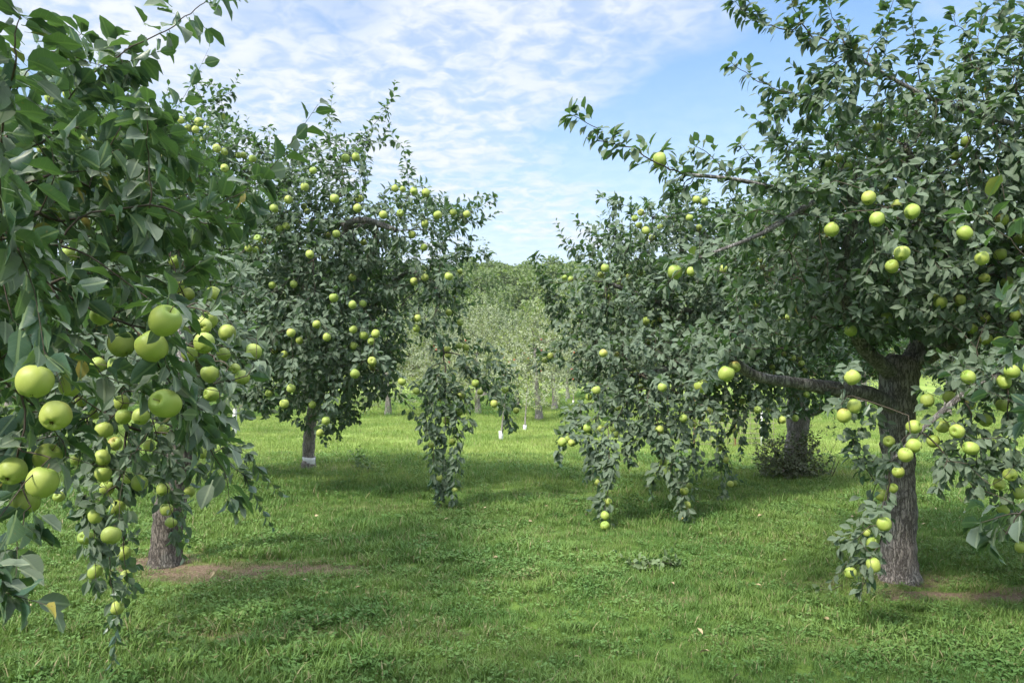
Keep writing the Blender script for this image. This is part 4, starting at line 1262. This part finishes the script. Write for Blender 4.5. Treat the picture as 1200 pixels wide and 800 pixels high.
def fence():
    d = 16.8
    z0 = 0.0
    r = thing("wire_fence", "Low rusty square wire fence with a white post behind the hanging branches", "fence", ((862 - 600) / FPX * d, d, 0))
    x0, x1 = (838 - 862) / FPX * d, (905 - 862) / FPX * d
    h = .98
    mb = MB()
    for z in np.arange(.06, h, .115):
        pts = [(x, .02 * math.sin(x * 5), z + .01 * math.sin(x * 3.3 + z * 7)) for x in np.linspace(x0 - .5, x1 + .1, 9)]
        tube_path(mb, pts, [.0055] * 9, 4, 0)
    for x in np.arange(x0 - .5, x1 + .11, .13):
        tube_path(mb, [(x, .02 * math.sin(x * 5), .01), (x + .006, .02 * math.sin(x * 5), h * .5), (x, .02 * math.sin(x * 5), h - .02)], [.0055] * 3, 4, 0)
    put("wire_mesh", mb.mesh("wire_mesh", [M['wire']]), r)
    mb = MB(); xp = (892 - 862) / FPX * d
    tube_path(mb, [(xp, -.03, -.1), (xp, -.03, .5), (xp + .01, -.03, 1.06)], [.022, .022, .021], 10, 0)
    tube_path(mb, [(xp + .01, -.03, 1.06), (xp + .01, -.03, 1.075)], [.021, .008], 10, 0)
    put("post", mb.mesh("post", [M['post_white']]), r)
    for xr in (x0 + .45, x0 - .48):
        mb = MB()
        xx = xr
        for (ax, ay, bx, by) in ((-.018, -.003, .018, .003), (-.003, -.003, .003, .03)):
            V = [(xx + q, y_ - .03, z) for z in (-.1, 1.12) for q, y_ in ((ax, ay), (bx, ay), (bx, by), (ax, by))]
            mb.add(np.array(V), [np.array([[0, 3, 2, 1], [4, 5, 6, 7], [0, 1, 5, 4], [1, 2, 6, 5], [2, 3, 7, 6], [3, 0, 4, 7]])], 0)
        put("post", mb.mesh("post", [M['rust']]), r)['label'] = "rusty steel fence post"


fence()


def shrub(label, name, loc, blobs, leaf, lsize, spacing, per_m, cat, stems=5, up=1.2, level=1, shoots=.5):
    r = thing(name, label, cat, loc)
    seeds = []
    mb = MB()
    for k in range(stems):
        a = k * 2.4; rr = .05 + .04 * k / stems * 3
        p = np.array([[rr * math.cos(a), rr * math.sin(a), -.02], [rr * 2 * math.cos(a), rr * 2 * math.sin(a), .15], [rr * 3 * math.cos(a), rr * 3 * math.sin(a), .32]])
        p[:, 2] *= min(1.0, max(b[2] + b[5] for b in blobs) * 1.1); q = smooth_path(p, .05); tube_path(mb, q, np.linspace(.008, .004, len(q)), 5, 0); seeds.append(q)
    put("stem", mb.mesh("stem", [M['twig']]), r)
    att = world_blobs(blobs, spacing)
    att = att[att[:, 2] > .04]
    me, n = crown_mesh("foliage", np.concatenate(seeds), att, lsize, level, M[leaf], per_m, shoots=shoots, sides=3, up_shoot=up)
    put("foliage", me, r)
    return r


shrub("Brown and green suckers sprouting round the foot of the big right-row trunk", "sucker_bush", tuple(P(925, 553, 11.6) * [1, 1, 0]),
      [(-.15, 0, .30, .38, .22, .34), (.28, 0, .35, .22, .2, .38), (0, -.05, .16, .52, .25, .2)], 'leaf_sucker', .06, .085, 95, "suckers")
shrub("Leafy upright shoots just right of the brown suckers", "sucker_shoot", tuple(P(968, 553, 11.6) * [1, 1, 0]),
      [(0, 0, .45, .12, .1, .42), (.12, 0, .55, .06, .06, .3)], 'leaf', .06, .12, 40, "shoots", 3)
shrub("Small green weed standing right of the white-guarded trunk", "weed", tuple(P(423, 553, 12.2) * [1, 1, 0]),
      [(0, 0, .15, .12, .12, .16), (.1, 0, .10, .12, .1, .1)], 'leaf_weed', .07, .09, 40, "weed", 3)
shrub("Broad dark weed clump in the grass below the right row's hanging branch", "weed", tuple(P(765, 672, 5.95) * [1, 1, 0]),
      [(0, 0, .07, .22, .14, .08)], 'leaf_weed', .07, .07, 45, "weed", 4, level=2, shoots=.2)
shrub("Pale grassy weed clump at the foot of the cracked grey trunk", "weed", tuple(P(1000, 700, 5.35) * [1, 1, 0]),
      [(0, 0, .05, .3, .10, .06)], 'leaf_weed', .06, .08, 40, "weed", 4, level=2, shoots=.2)


# fallen leaves on the grass
def fallen():
    mb = MB()
    x, y = frustum_points(3.6, 9, 1.6)
    n = len(x)
    p = np.stack([x, y, ground_z(x, y) + rng.uniform(.03, .06, n)], 1)
    d = np.stack([rng.normal(0, 1, n), rng.normal(0, 1, n), rng.normal(0, .25, n)], 1)
    add_leaves(mb, p, d, np.tile([0, 0, 1.0], (n, 1)) + rng.normal(0, .5, (n, 3)), rng.uniform(.04, .07, n), 1, 0, .9)
    o = put("fallen_leaves", mb.mesh("fallen_leaves", [plain("dead leaf", (.36, .28, .16), .7, .3, .5, 6)]))
    o['kind'] = 'stuff'; o['category'] = 'leaves'; o['label'] = "Dry fallen leaves scattered over the grass"


fallen()


# ------------------------------------------------------------------ thin summer haze over the valley
def haze_box():
    mb = MB()
    x0, x1, y0, y1, z0, z1 = -430, 430, -30, 570, -3, 70
    V = np.array([(x, y, z) for z in (z0, z1) for x, y in ((x0, y0), (x1, y0), (x1, y1), (x0, y1))], float)
    mb.add(V, [np.array([[0, 3, 2, 1], [4, 5, 6, 7], [0, 1, 5, 4], [1, 2, 6, 5], [2, 3, 7, 6], [3, 0, 4, 7]])])
    m = bpy.data.materials.new("haze"); m.use_nodes = True
    n = NT(m.node_tree); n.n.clear()
    out = n.add('ShaderNodeOutputMaterial')
    v = n.add('ShaderNodeVolumePrincipled', {'Color': (.92, .96, 1, 1), 'Density': .00025, 'Anisotropy': .3})
    n.l.new(v.outputs[0], out.inputs['Volume'])
    o = put("haze", mb.mesh("haze", [m])); o['kind'] = 'stuff'; o['category'] = 'haze'; o['label'] = "Thin pale summer haze over the orchard and hill"


haze_box()
